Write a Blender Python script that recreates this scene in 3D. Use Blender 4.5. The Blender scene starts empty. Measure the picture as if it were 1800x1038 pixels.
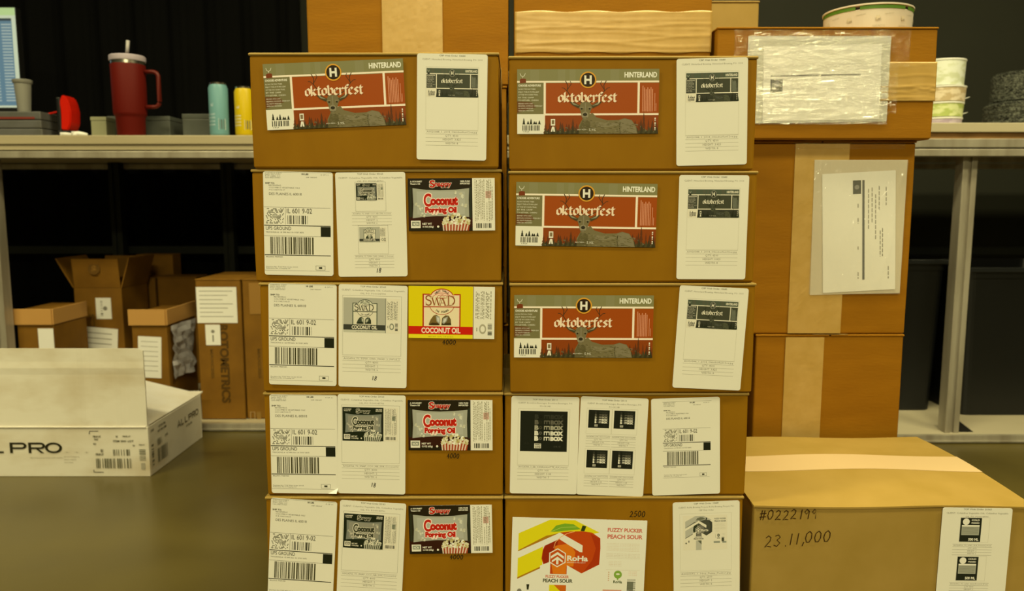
import bpy, bmesh, math, random
from mathutils import Vector, Matrix
random.seed(7)
S = bpy.context.scene
COL = S.collection

# ------------------------------------------------------------------ camera
F = 1350.0; PITCH = math.atan(0.12); CH = 0.70
cs, sn = math.cos(PITCH), math.sin(PITCH)
cam = bpy.data.cameras.new('camera'); camo = bpy.data.objects.new('camera', cam); COL.objects.link(camo)
cam.sensor_width = 36; cam.lens = F/1800*36; cam.clip_start = .02
camo.location = (0, 0, CH); camo.rotation_euler = (math.pi/2-PITCH, 0, 0)
cam.dof.use_dof = True; cam.dof.focus_distance = 1.16; cam.dof.aperture_fstop = 5.0
S.camera = camo
# ------------------------------------------------------------------ world, lights, exposure
w = bpy.data.worlds.new('world'); S.world = w; w.use_nodes = True
w.node_tree.nodes['Background'].inputs[0].default_value = (1, .88, .47, 1)
w.node_tree.nodes['Background'].inputs[1].default_value = 0.0
S.view_settings.view_transform = 'Standard'; S.view_settings.look = 'None'
S.view_settings.exposure = -0.40; S.view_settings.gamma = 1; S.view_settings.use_curve_mapping = False
LC = (1, .885, .46)
LIGHTS = [(0.1, 0.35, 2.86, 1.5, .30, 9), (0.1, -2.1, 2.40, 1.5, .30, 205), (-1.9, 0.4, 2.86, 1.2, .3, 100), (0.5, 1.2, 2.86, 1.5, .3, 90), (2.2, 0.4, 2.86, 1.2, .3, 78)]  # unseen lamps; rear, left and stack ones added for fronts, white box, tops
for i, (x, y, z, sx, sy, p) in enumerate(LIGHTS):
    l = bpy.data.lights.new('unseen_lamp', 'AREA'); l.shape = 'RECTANGLE'; l.size = sx; l.size_y = sy
    l.energy = p; l.color = LC
    o = bpy.data.objects.new('unseen_lamp', l); COL.objects.link(o); o.location = (x, y, z)

# ------------------------------------------------------------------ helpers: projection, colours, materials
def P(px, py, Y):
    """point of the plane at distance Y seen at a pixel -> X, Z"""
    k = (519-py)/F
    z = (k*cs*Y - sn*Y)/(cs + k*sn)
    d = Y*cs - z*sn
    return (px-900)/F*d, CH+z
def lin(c):
    c /= 255.0
    return c/12.92 if c <= .04045 else ((c+.055)/1.055)**2.4
PAPER = (214, 204, 152)
def A(r, g, b):      # surface colour of something that shows as r,g,b next to white paper under this light
    q = [min(.9, lin(v)/lin(p)*.8) for v, p in zip((r, g, b), PAPER)]
    if b < 70: q[2] *= .35+.65*b/70
    return tuple(q)
def newmat(name, rgb, rough=.5, metal=0, spec=.3):
    m = bpy.data.materials.new(name); m.use_nodes = True
    b = m.node_tree.nodes['Principled BSDF']
    b.inputs['Base Color'].default_value = (*rgb, 1); b.inputs['Roughness'].default_value = rough
    b.inputs['Metallic'].default_value = metal; b.inputs['Specular IOR Level'].default_value = spec
    return m
def noisy(name, rgb, rgb2, scale=20, rough=.6, bump=0, bscale=200, stretch=(1,1,1), metal=0, spec=.5, contrast=(.35,.65), rr=None):
    m = newmat(name, rgb, rough, metal, spec); nt = m.node_tree; b = nt.nodes['Principled BSDF']
    tc = nt.nodes.new('ShaderNodeTexCoord'); mp = nt.nodes.new('ShaderNodeMapping'); mp.inputs['Scale'].default_value = stretch
    nt.links.new(tc.outputs['Object'], mp.inputs[0])
    n = nt.nodes.new('ShaderNodeTexNoise'); n.inputs['Scale'].default_value = scale; n.inputs['Detail'].default_value = 6
    nt.links.new(mp.outputs[0], n.inputs['Vector'])
    r = nt.nodes.new('ShaderNodeValToRGB'); r.color_ramp.elements[0].position = contrast[0]; r.color_ramp.elements[1].position = contrast[1]
    r.color_ramp.elements[0].color = (*rgb, 1); r.color_ramp.elements[1].color = (*rgb2, 1)
    nt.links.new(n.outputs['Fac'], r.inputs[0]); nt.links.new(r.outputs[0], b.inputs['Base Color'])
    if rr:
        mr = nt.nodes.new('ShaderNodeMapRange'); mr.inputs[3].default_value = rr[0]; mr.inputs[4].default_value = rr[1]
        nt.links.new(n.outputs['Fac'], mr.inputs[0]); nt.links.new(mr.outputs[0], b.inputs['Roughness'])
    if bump:
        n2 = nt.nodes.new('ShaderNodeTexNoise'); n2.inputs['Scale'].default_value = bscale; n2.inputs['Detail'].default_value = 3
        nt.links.new(mp.outputs[0], n2.inputs['Vector'])
        bp = nt.nodes.new('ShaderNodeBump'); bp.inputs['Strength'].default_value = bump; bp.inputs['Distance'].default_value = .002
        nt.links.new(n2.outputs['Fac'], bp.inputs['Height']); nt.links.new(bp.outputs[0], b.inputs['Normal'])
    return m
M = {}
cb = A(134, 90, 11); cb2 = A(126, 83, 8)
M['card'] = noisy('cardboard', cb, cb2, 14, .62, .10, 60, (1, 1, .5), spec=.12)
M['card_b'] = noisy('cardboard_orange', A(137, 88, 14), A(128, 81, 11), 10, .62, .12, 90, (.6, 1, 3), spec=.12)
M['card_pale'] = noisy('cardboard_pale', A(148, 116, 47), A(140, 109, 41), 12, .55, .1, 60, spec=.4)  # top sheen and flap-edge highlights are partly put into this paler colour
M['card_shaded'] = noisy('cardboard_shaded', A(118, 78, 18), A(102, 66, 14), 9, .7, .1, 60, spec=.25)  # darker copy of the cardboard: dimness under the bench put into its colour
M['card_edge'] = newmat('cardboard_edge', A(170, 122, 52), .8)
M['tape'] = noisy('packing_tape', A(172, 135, 60), A(164, 127, 53), 30, .38, .08, 40, spec=.5)
M['paper'] = noisy('label_paper', (.80, .80, .79), (.77, .77, .76), 8, .5, 0, spec=.4)
M['white_card'] = noisy('white_board', A(212, 200, 148), A(196, 180, 124), 7, .6, .1, 30, spec=.3)
M['white_scuff'] = noisy('scuffed_white_board', A(205, 192, 136), A(178, 158, 100), 5, .65, .15, 30, (1, 1, 2), spec=.3, contrast=(.45, .75))
M['concrete'] = noisy('polished_concrete', (.076, .059, .016), (.120, .094, .024), 2.6, .3, .03, 60, rr=(.22, .42), contrast=(.3, .7))
M['wall'] = noisy('charcoal_paint', (.0105, .0118, .0055), (.013, .0145, .0075), 3, .8)
M['black_cloth'] = noisy('black_cloth', (.0008, .0009, .0009), (.0012, .0013, .0013), 5, .9, .1, 20, spec=.1)
M['ceiling'] = newmat('dark_ceiling', (.05, .05, .05), .9)
M['bench'] = noisy('laminate', A(166, 148, 92), A(150, 133, 80), 4, .45, .02, 40, (.2, 1, 1))
M['bench_w'] = noisy('white_laminate', A(176, 160, 104), A(160, 144, 90), 4, .45, .02, 40, (.2, 1, 1))
M['alu'] = noisy('aluminium', A(165, 152, 104), A(135, 122, 80), 18, .38, .03, 40, (1, 1, .15), metal=.35)
M['alu_shaded'] = newmat('shaded_aluminium', A(24, 25, 20), .5, .3)  # darkened copy for rear legs and rails; under-bench shade is in the colour
M['wood'] = noisy('particle_board', A(150, 108, 50), A(120, 84, 36), 14, .7, .1, 50)
M['black'] = newmat('black_plastic', (.008, .008, .009), .4)
M['bin'] = noisy('black_bin_plastic', (.0016, .0024, .0032), (.0026, .0036, .0044), 4, .45)
M['steel'] = newmat('brushed_steel', (.6, .58, .52), .25, 1)
cache = {}
def colmat(c, rough=.45):
    key = (c, rough)
    if key not in cache:
        cache[key] = newmat('print_%02x%02x%02x' % c, A(*c), rough, 0, .18)
    return cache[key]

# ------------------------------------------------------------------ helpers: objects
def tag(o, label=None, cat=None, group=None, kind=None):
    if label: o['label'] = label
    if cat: o['category'] = cat
    if group: o['group'] = group
    if kind: o['kind'] = kind
    return o
def root(name, loc, rz=0, **k):
    o = bpy.data.objects.new(name, None); COL.objects.link(o); o.location = loc; o.rotation_euler = (0, 0, rz)
    o.empty_display_size = .05
    return tag(o, **k)
def obj(name, bm, mats, parent=None, smooth=False, **k):
    me = bpy.data.meshes.new(name); bmesh.ops.recalc_face_normals(bm, faces=bm.faces) if k.pop('recalc', True) else None
    bm.to_mesh(me); bm.free()
    for m in (mats if isinstance(mats, (list, tuple)) else [mats]): me.materials.append(m)
    if smooth:
        for p in me.polygons: p.use_smooth = True
    o = bpy.data.objects.new(name, me); COL.objects.link(o)
    if parent: o.parent = parent
    return tag(o, **k)
def bx(bm, x0, x1, y0, y1, z0, z1, bev=0, mi=0):
    vs = [bm.verts.new((x, y, z)) for z in (z0, z1) for x, y in ((x0, y0), (x1, y0), (x1, y1), (x0, y1))]
    fs = [bm.faces.new([vs[i] for i in f]) for f in ((3, 2, 1, 0), (4, 5, 6, 7), (0, 1, 5, 4), (1, 2, 6, 5), (2, 3, 7, 6), (3, 0, 4, 7))]
    for f in fs: f.material_index = mi
    if bev:
        bmesh.ops.bevel(bm, geom=list({e for f in fs for e in f.edges}), offset=bev, segments=2, affect='EDGES', profile=.5, material=mi)
    return vs
def box(name, x0, x1, y0, y1, z0, z1, mat, parent=None, bev=0, **k):
    bm = bmesh.new(); bx(bm, x0, x1, y0, y1, z0, z1, bev)
    return obj(name, bm, mat, parent, **k)
def lathe(name, prof, mat, parent=None, seg=40, loc=(0, 0, 0), smooth=True, sx=1, sy=1, rot=None, **k):
    bm = bmesh.new(); rings = []
    for r, z in prof:
        rings.append([bm.verts.new((loc[0]+sx*r*math.cos(2*math.pi*i/seg), loc[1]+sy*r*math.sin(2*math.pi*i/seg), loc[2]+z)) for i in range(seg)])
    for a, b in zip(rings, rings[1:]):
        for i in range(seg): bm.faces.new((a[i], a[(i+1) % seg], b[(i+1) % seg], b[i]))
    if prof[0][0] > 1e-6: bm.faces.new(rings[0][::-1])
    if prof[-1][0] > 1e-6: bm.faces.new(rings[-1])
    bmesh.ops.remove_doubles(bm, verts=bm.verts, dist=1e-6)
    if rot: bmesh.ops.rotate(bm, verts=bm.verts, cent=loc, matrix=rot)
    o = obj(name, bm, mat, parent, smooth, **k)
    if smooth:
        try: o.data.set_sharp_from_angle(angle=.7)
        except Exception: pass
    return o
def tube(bm, pts, r, seg=8, mi=0):
    pts = [Vector(p) for p in pts]; rings = []; up = Vector((0, 0, 1))
    for i, p in enumerate(pts):
        t = (pts[min(i+1, len(pts)-1)]-pts[max(i-1, 0)]).normalized()
        a = t.cross(up)
        if a.length < .05: a = t.cross(Vector((1, 0, 0)))
        a.normalize(); b = t.cross(a).normalized()
        rr = r[i] if isinstance(r, (list, tuple)) else r
        rings.append([bm.verts.new(p+a*rr*math.cos(2*math.pi*j/seg)+b*rr*math.sin(2*math.pi*j/seg)) for j in range(seg)])
    for a, b in zip(rings, rings[1:]):
        for j in range(seg): bm.faces.new((a[j], a[(j+1) % seg], b[(j+1) % seg], b[j])).material_index = mi
    bm.faces.new(rings[0][::-1]).material_index = mi; bm.faces.new(rings[-1]).material_index = mi
def slab(bm, p0, ux, uy, L, Wd, t, mi=0):
    """thin board: corner p0, edges ux*L and uy*Wd, thickness t along ux x uy"""
    p0, ux, uy = Vector(p0), Vector(ux).normalized(), Vector(uy).normalized(); n = ux.cross(uy)*t
    q = [p0, p0+ux*L, p0+ux*L+uy*Wd, p0+uy*Wd]
    a = [bm.verts.new(v) for v in q]; b = [bm.verts.new(v+n) for v in q]
    for f in ([a[3], a[2], a[1], a[0]], b, [a[0], a[1], b[1], b[0]], [a[1], a[2], b[2], b[1]], [a[2], a[3], b[3], b[2]], [a[3], a[0], b[0], b[3]]):
        bm.faces.new(f).material_index = mi

# ------------------------------------------------------------------ glyphs of the built-in font
GL = {}
def load_glyphs():
    chars = [chr(c) for c in range(33, 127)]
    for kind, res, off in (('n', 4, 0), ('b', 4, .035), ('x', 3, .075), ('l', 1, 0)):
        obs = []
        for c in chars:
            for s in (c, c+'|'):
                cu = bpy.data.curves.new('g', 'FONT'); cu.body = s; cu.size = 1; cu.resolution_u = res; cu.offset = off; cu.fill_mode = 'FRONT'
                o = bpy.data.objects.new('g', cu); COL.objects.link(o); obs.append((c, s, o))
        dg = bpy.context.evaluated_depsgraph_get(); dg.update()
        bar = None; tmp = {}
        for c, s, o in obs:
            me = o.evaluated_get(dg).to_mesh()
            v = [(p.co.x, p.co.y) for p in me.vertices]; f = [tuple(p.vertices) for p in me.polygons]
            tmp[s] = (v, f); o.to_mesh_clear()
        mb = max(x for x, y in tmp['|'][0])
        for c in chars:
            adv = max(x for x, y in tmp[c+'|'][0]) - mb
            GL[kind, c] = (tmp[c][0], tmp[c][1], adv)
        GL[kind, ' '] = ([], [], .3)
        for c, s, o in obs:
            cu = o.data; bpy.data.objects.remove(o); bpy.data.curves.remove(cu)
load_glyphs()
CAP = max(y for x, y in GL['n', 'H'][0])

# ------------------------------------------------------------------ flat artwork on paper
class Art:
    def __init__(s, W, H):
        s.W, s.H = W, H; s.items = []; s.T = (1, 0, 0, 0, 1, 0); s.bw = False; s.lb = 0; s.clip = None
    def tp(s, x, y):
        a, b, c, d, e, f = s.T
        X, Y = a*x+b*y+c, d*x+e*y+f
        return X, Y
    def col(s, c):
        if s.bw:
            g = (c[0]*.4+c[1]*.5+c[2]*.1)/200.0
            g = max(0, min(1, g))**2.1
            return (int(24+186*g)//6*6, int(28+174*g)//6*6, int(20+126*g)//6*6)
        return c
    def mesh(s, vs, fs, c, L=1):
        s.items.append(([s.tp(*v) for v in vs], fs, s.col(c), L+s.lb))
    def poly(s, pts, c, L=1): s.mesh(pts, [tuple(range(len(pts)))], c, L)
    def rect(s, x0, y0, x1, y1, c, L=1): s.poly([(x0, y0), (x1, y0), (x1, y1), (x0, y1)], c, L)
    def circle(s, x, y, r, c, L=1, n=24, ry=None):
        ry = ry or r
        s.poly([(x+r*math.cos(2*math.pi*i/n), y+ry*math.sin(2*math.pi*i/n)) for i in range(n)], c, L)
    def stroke(s, pts, wd, c, L=1, close=False):
        if close: pts = list(pts)+[pts[0]]
        vs = []; fs = []; n = len(pts)
        for i, p in enumerate(pts):
            a = pts[max(i-1, 0)]; b = pts[min(i+1, n-1)]
            if close and i in (0, n-1): a = pts[-2]; b = pts[1]
            dx, dy = b[0]-a[0], b[1]-a[1]; l = math.hypot(dx, dy) or 1
            vs += [(p[0]-dy/l*wd/2, p[1]+dx/l*wd/2), (p[0]+dy/l*wd/2, p[1]-dx/l*wd/2)]
        for i in range(n-1): fs.append((2*i, 2*i+1, 2*i+3, 2*i+2))
        s.mesh(vs, fs, c, L)
    def frame(s, x0, y0, x1, y1, wd, c, L=1):
        for r in ((x0, y0, x1, y0+wd), (x0, y1-wd, x1, y1), (x0, y0, x0+wd, y1), (x1-wd, y0, x1, y1)): s.rect(*r, c, L)
    def text(s, t, x, y, h, c, L=2, fit=None, k='l', rot=0, anc='l', shear=0):
        """x,y = baseline start (or middle) ; h = cap height ; fit = width"""
        vs = []; fs = []; cx = 0; sc = h/CAP
        for ch in t:
            g = GL.get((k, ch), GL[k, ' ']); o = len(vs)
            vs += [(cx+a, b) for a, b in g[0]]; fs += [tuple(i+o for i in f) for f in g[1]]; cx += g[2]
        sx = (fit/cx) if fit else sc
        wdt = cx*sx; off = 0 if anc == 'l' else (-wdt/2 if anc == 'm' else -wdt)
        ca, sa = math.cos(math.radians(rot)), math.sin(math.radians(rot)); out = []
        for a, b in vs:
            u, v = a*sx+off+shear*b*sc, -b*sc
            out.append((x+u*ca-v*sa, y+u*sa+v*ca))
        if fs: s.mesh(out, fs, c, L)
    def nib(s, pts, wd, ang, c, L=2):
        nx, ny = wd/2*math.cos(ang), -wd/2*math.sin(ang)
        vs = []; fs = []
        for p, q in zip(pts, pts[1:]):
            o = len(vs)
            vs += [(p[0]-nx, p[1]-ny), (p[0]+nx, p[1]+ny), (q[0]+nx, q[1]+ny), (q[0]-nx, q[1]-ny)]; fs.append((o, o+1, o+2, o+3))
        s.mesh(vs, fs, c, L)
    def bars(s, x0, y0, x1, y1, c, seed=1, L=2, unit=1.0, vert=False):
        r = random.Random(seed); p = x0 if not vert else y0; e = x1 if not vert else y1
        while p < e:
            wv = unit*r.choice((1, 1, 1, 2, 2, 3)); q = min(p+wv, e)
            s.rect(*((p, y0, q, y1) if not vert else (x0, p, x1, q)), c, L)
            p = q+unit*r.choice((1, 1, 2, 2, 3))
    def sub(s, fn, x, y, wd, h, W, H, bw=True, L=2):
        oT, ob, ol = s.T, s.bw, s.lb; a, b, c, d, e, f = s.T; sx, sy = wd/W, h/H
        s.T = (a*sx, b*sy, a*x+b*y+c, d*sx, e*sy, d*x+e*y+f); s.bw = bw; s.lb = L
        fn(s); s.T, s.bw, s.lb = oT, ob, ol
    def build(s, name, parent, O, ux, uz, wd, h, paper=True, base=(214, 204, 152), n=(0, -1, 0), rad=.0035, thick=.0004, curl=None, cut=0, map3=None, pm=None, **k):
        """O = top-left corner, ux = right, uz = down"""
        bm = bmesh.new(); O, ux, uz, n = Vector(O), Vector(ux), Vector(uz), Vector(n)
        mats = [pm or M['paper']]; mi = {}
        def pt(x, y, off):
            if map3: return map3(x, y, off)
            u, v = x/s.W, y/s.H; q = O+ux*(u*wd)+uz*(v*h)+n*off
            if curl: q = q+n*curl(u, v)
            return q
        if paper:
            pts = []; r = rad/wd*s.W; ry = rad/h*s.H
            for cx, cy, a0 in ((r, ry, 180), (s.W-r, ry, 270), (s.W-r, s.H-ry, 0), (r, s.H-ry, 90)):
                for i in range(5):
                    a = math.radians(a0+i*22.5); pts.append((cx+r*math.cos(a), cy+ry*math.sin(a)))
            if cut: pts[10:15] = [(s.W, s.H*(1-cut*1.3)), (s.W*(1-cut*3.4), s.H)]
            a = [bm.verts.new(pt(x, y, 0)) for x, y in pts]; b = [bm.verts.new(pt(x, y, thick)) for x, y in pts]
            bm.faces.new(b)
            for i in range(len(a)): bm.faces.new((a[i], a[(i+1) % len(a)], b[(i+1) % len(a)], b[i]))
            if cut: bm.faces.new([bm.verts.new(pt(x, y, o_)) for x, y, o_ in ((s.W*(1-cut*3.4), s.H, thick), (s.W, s.H*(1-cut*1.3), thick), (s.W*.985, s.H*.985, .007))])
        t0 = thick if paper else 0
        for rank, (vs, fs, c, L) in enumerate(sorted(s.items, key=lambda it: it[3])):
            if c not in mi: mi[c] = len(mats); mats.append(colmat(c))
            bv = [bm.verts.new(pt(min(max(x, 0), s.W), min(max(y, 0), s.H), t0+3e-5+rank*7e-7)) for x, y in vs]
            for f in fs:
                try: bm.faces.new([bv[i] for i in f]).material_index = mi[c]
                except ValueError: pass
        return obj(name, bm, mats, parent, recalc=False, **k)

# ---- handwriting strokes, unit boxes x 0..1 (right), y 0..1 (down)
HW = {'0': [[(.5, 0), (.15, .2), (.05, .6), (.25, .95), (.6, .95), (.85, .6), (.8, .2), (.5, 0)]],
      '1': [[(.5, 0), (.45, 1)]], '2': [[(.1, .2), (.4, 0), (.75, .15), (.7, .45), (.1, 1), (.5, .92), (.95, .98)]],
      '3': [[(.1, .1), (.5, 0), (.8, .2), (.4, .45), (.85, .7), (.5, 1), (.05, .9)]],
      '4': [[(.6, 0), (.05, .65), (.95, .6)], [(.65, .2), (.55, 1)]],
      '5': [[(.9, .02), (.3, .05), (.2, .45), (.6, .4), (.85, .7), (.5, 1), (.05, .9)]],
      '8': [[(.8, .1), (.4, 0), (.2, .25), (.75, .65), (.6, 1), (.2, .95), (.25, .6), (.75, .3), (.8, .1)]],
      '9': [[(.8, .2), (.4, 0), (.1, .3), (.4, .5), (.8, .2), (.75, 1)]],
      '#': [[(.3, 0), (.2, 1)], [(.7, 0), (.6, 1)], [(0, .35), (1, .3)], [(0, .7), (1, .65)]],
      ',': [[(.5, .85), (.35, 1.2)]], '.': [[(.4, .92), (.5, 1)]], '/': [[(.7, 0), (.3, 1)]]}
def handwrite(art, t, x, y, h, adv, wd, c=(20, 18, 16), L=3, rise=0):
    r = random.Random(len(t)*7+int(x))
    for ch in t:
        jy = r.uniform(-.06, .06)*h
        for st in HW.get(ch, []):
            art.stroke([(x+a*adv*.82+.12*h*(1-b), y+jy+b*h) for a, b in st], wd, c, L)
        x += adv*(.5 if ch in '.,' else .72 if ch == '1' else 1); y -= rise
def tiny(a, lines, x, y, h, dy, c, fit=None, k='l', anc='l', L=2):
    for i, t in enumerate(lines): a.text(t, x, y+i*dy, h, c, L, k=k, anc=anc, fit=None)

# ------------------------------------------------------------------ the printed designs
INK = (48, 46, 30); GREY = (120, 112, 78)
WH = (214, 204, 152); CREAM = (224, 205, 150)
BL = {'o': ([[(0, .2), (0, .8), (.22, 1), (.45, .8), (.45, .2), (.22, 0), (0, .2)]], .62),
      'k': ([[(0, 1.42), (0, 0), (.12, .06)], [(.02, .55), (.32, .95), (.38, .7), (.12, .5), (.42, .02), (.5, .08)]], .64),
      't': ([[(.12, 1.25), (.12, .12), (.3, 0), (.4, .1)], [(-.06, .9), (.36, .93)]], .5),
      'b': ([[(-.04, 1.38), (.04, 1.2), (.04, .12), (.25, 0), (.48, .2), (.48, .8), (.28, 1), (.06, .75)]], .66),
      'e': ([[(.42, .14), (.24, 0), (0, .2), (0, .8), (.22, 1), (.4, .78), (.04, .48)]], .56),
      'r': ([[(-.04, .95), (.06, .85), (.06, .06), (-.04, 0), (.16, .02)], [(.08, .72), (.26, 1), (.4, .84)]], .5),
      'f': ([[(.02, -.25), (.14, -.1), (.14, 1.15), (.3, 1.42), (.48, 1.25)], [(-.06, .9), (.4, .93)]], .5),
      's': ([[(.4, .86), (.2, 1), (.02, .78), (.4, .28), (.2, 0), (0, .14)]], .54)}
def blackletter(a, t, x, y, xh, width, c, L=3):
    tot = sum(BL[ch][1] for ch in t); sx = width/tot
    for ch in t:
        for st in BL[ch][0]:
            a.nib([(x+.1*sx+px*sx*.95, y-py*xh) for px, py in st], .24*sx, math.radians(38), c, L)
        x += BL[ch][1]*sx
def okto(a):
    OL = (120, 113, 62); RED = (146, 64, 12); DRK = (52, 46, 26)
    a.rect(0, 0, 975, 445, OL, 0)
    for i, (x0, x1) in enumerate(((90, 150), (280, 330), (360, 400), (640, 700))): a.rect(x0, 3, x1, 82, (124, 117, 67), 1)
    a.rect(0, 80, 975, 92, CREAM, 1)
    a.rect(0, 92, 182, 306, (110, 101, 56), 1)
    a.poly([(18, 70), (35, 62), (60, 66), (62, 92), (18, 96)], (110, 48, 20), 2)
    a.poly([(0, 220), (100, 225), (130, 260), (0, 300)], (96, 60, 28), 2)
    a.rect(182, 88, 197, 445, CREAM, 2)
    a.rect(197, 95, 975, 306, RED, 1); a.rect(828, 90, 843, 312, CREAM, 2)
    a.rect(190, 304, 975, 317, CREAM, 2)
    a.rect(192, 317, 975, 445, (128, 56, 14), 2)
    a.rect(0, 308, 186, 445, WH, 3)
    r = random.Random(3)
    for i in range(34):                                          # the pines
        x = 200+i*23.5+r.uniform(-8, 8); top = r.uniform(335, 385)
        if i in (11, 29): top = 292
        wv = r.uniform(12, 20)
        c = (86, 44, 20) if i % 3 else (98, 46, 20)
        for k in range(3):
            yy = top+(445-top)*k*.26
            a.poly([(x, yy), (x-wv*(.5+.3*k), yy+(445-top)*.42), (x+wv*(.5+.3*k), yy+(445-top)*.42)], c, 3)
    for i in range(46):
        x = 197+i*17; h = r.uniform(380, 425)
        a.poly([(x, h), (x-14, 445), (x+14, 445)], DRK if i % 2 else (66, 58, 32), 4)
    for i in range(40):
        x = 200+r.uniform(0, 760); y = r.uniform(385, 435)
        a.rect(x, y, x+r.uniform(3, 9), y+r.uniform(3, 10), (96, 88, 54), 5)
    # the stag
    fur, dk, lt = (108, 96, 56), (66, 58, 32), (134, 122, 78)
    a.poly([(430, 445), (425, 390), (450, 345), (455, 330), (520, 300), (545, 330), (620, 352), (700, 350), (740, 338), (790, 350), (822, 395), (832, 445)], fur, 6)
    a.poly([(705, 352), (745, 342), (790, 355), (815, 395), (826, 440), (715, 445), (712, 400)], (118, 106, 66), 7)
    a.stroke([(712, 360), (706, 400), (714, 445)], 6, dk, 8)
    a.poly([(540, 360), (620, 372), (700, 372), (690, 392), (600, 400), (545, 395)], (120, 108, 66), 7)
    a.poly([(430, 400), (452, 345), (500, 360), (512, 410), (500, 445), (428, 445)], (88, 78, 44), 7)
    a.poly([(440, 232), (470, 222), (502, 230), (522, 255), (508, 282), (494, 330), (484, 346), (458, 346), (446, 330), (436, 286), (424, 258)], fur, 8)
    rf = random.Random(21)
    for i in range(170):                                         # fur
        x = rf.uniform(440, 815); y = rf.uniform(362, 440) if x > 520 else rf.uniform(345, 440)
        if x > 760 and y < 375: continue
        a.stroke([(x, y), (x+rf.uniform(8, 24), y+rf.uniform(-2, 6))], rf.uniform(2, 5), rf.choice(((96, 86, 48), (112, 100, 60), (124, 112, 70), (84, 74, 42))), 8)
    for sx in (-1, 1):                                           # ears, eyes
        cx = 472
        a.poly([(cx+sx*38, 250), (cx+sx*88, 222), (cx+sx*112, 224), (cx+sx*92, 246), (cx+sx*50, 268)], dk, 8)
        a.poly([(cx+sx*44, 252), (cx+sx*86, 230), (cx+sx*98, 230), (cx+sx*84, 244)], lt, 9)
        a.circle(cx+sx*27, 272, 6, (36, 30, 18), 10)
        a.stroke([(cx+sx*14, 262), (cx+sx*38, 262)], 4, lt, 9)
        a.stroke([(cx+sx*22, 232), (cx+sx*60, 215), (cx+sx*100, 190), (cx+sx*128, 150), (cx+sx*124, 110), (cx+sx*140, 80)], 6, (70, 42, 20), 2)
        a.stroke([(cx+sx*126, 140), (cx+sx*100, 100), (cx+sx*108, 82)], 5, (70, 42, 20), 2)
        a.stroke([(cx+sx*128, 150), (cx+sx*150, 130), (cx+sx*166, 128)], 5, (70, 42, 20), 2)
        a.stroke([(cx+sx*20, 230), (cx+sx*14, 205), (cx+sx*30, 192)], 5, (70, 42, 20), 5)
    a.circle(468, 316, 24, lt, 9); a.circle(468, 312, 15, (44, 38, 24), 10, ry=11); a.stroke([(452, 334), (484, 334)], 3, dk, 10)
    a.stroke([(470, 232), (470, 300)], 8, (124, 112, 70), 9)
    a.circle(487, 74, 57, (202, 140, 40), 8, 40); a.circle(487, 74, 48, (40, 26, 14), 9, 40)
    a.rect(461, 44, 475, 104, WH, 10); a.rect(498, 44, 512, 104, WH, 10); a.rect(474, 67, 499, 81, WH, 10)
    a.text('HINTERLAND', 735, 57, 34, (220, 212, 160), 3, fit=225, k='b')
    blackletter(a, 'oktoberfest', 280, 224, 46, 408, (222, 196, 138), 11)
    a.stroke([(20, 28), (26, 44), (38, 50), (38, 62)], 3, WH, 2); a.stroke([(56, 28), (50, 44), (38, 50)], 3, WH, 2)
    a.text('CHOOSE ADVENTURE', 8, 118, 13, WH, 3, k='b', fit=155)
    for i, (t, wv) in enumerate((('ALONG THE WAY THERE', 118), ('ENJOY THE AUTUMN LEAF', 142), ('OF THE WOODEN TRAIL', 136), ('BY THE CAMP', 108), ('TOGETHER, CHEERS', 140))):
        a.text(t, 8, 141+i*19, 9, WH, 3, fit=wv)
    for i, (t, wv) in enumerate((('BREWED WITH CARE', 100), ('BREWING COMPANY, GREEN BAY', 165), ('ALL RIGHTS RESERVED', 102), ('GREEN BAY, WISCONSIN', 105))):
        a.text(t, 8, 240+i*16, 8, WH, 3, fit=wv, k='n')
    for i in range(7): a.rect(862+i*11, 115+((i*37) % 25), 868+i*11, 292, (196, 128, 78), 3)
    a.rect(945, 165, 949, 290, (196, 128, 78), 3); a.rect(954, 235, 958, 290, (196, 128, 78), 3)
    a.bars(36, 385, 158, 422, INK, 11, 4, 3); a.text('0 78 24', 40, 434, 9, INK, 4)
    for x, h in ((46, 45), (75, 24), (95, 40), (118, 22), (130, 20), (153, 28)):
        for k in range(3): a.poly([(x, 378-h+k*h*.25), (x-5-3*k, 378-h+(k+1.4)*h*.3), (x+5+3*k, 378-h+(k+1.4)*h*.3)], (34, 34, 20), 4)
    a.rect(232, 342, 262, 388, WH, 8); a.rect(238, 350, 256, 378, (120, 100, 60), 9); a.poly([(232, 430), (240, 395), (256, 395), (262, 430), (250, 430), (247, 408), (243, 430)], WH, 8)
    a.text('ENJOY FRESH', 415, 420, 8, WH, 11, fit=60); a.text('5.9%', 495, 425, 16, WH, 11, fit=48)
    for i in range(6): a.rect(948, 335+i*16, 956, 335+i*16+(6 if i % 2 else 12), WH, 7)
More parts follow.
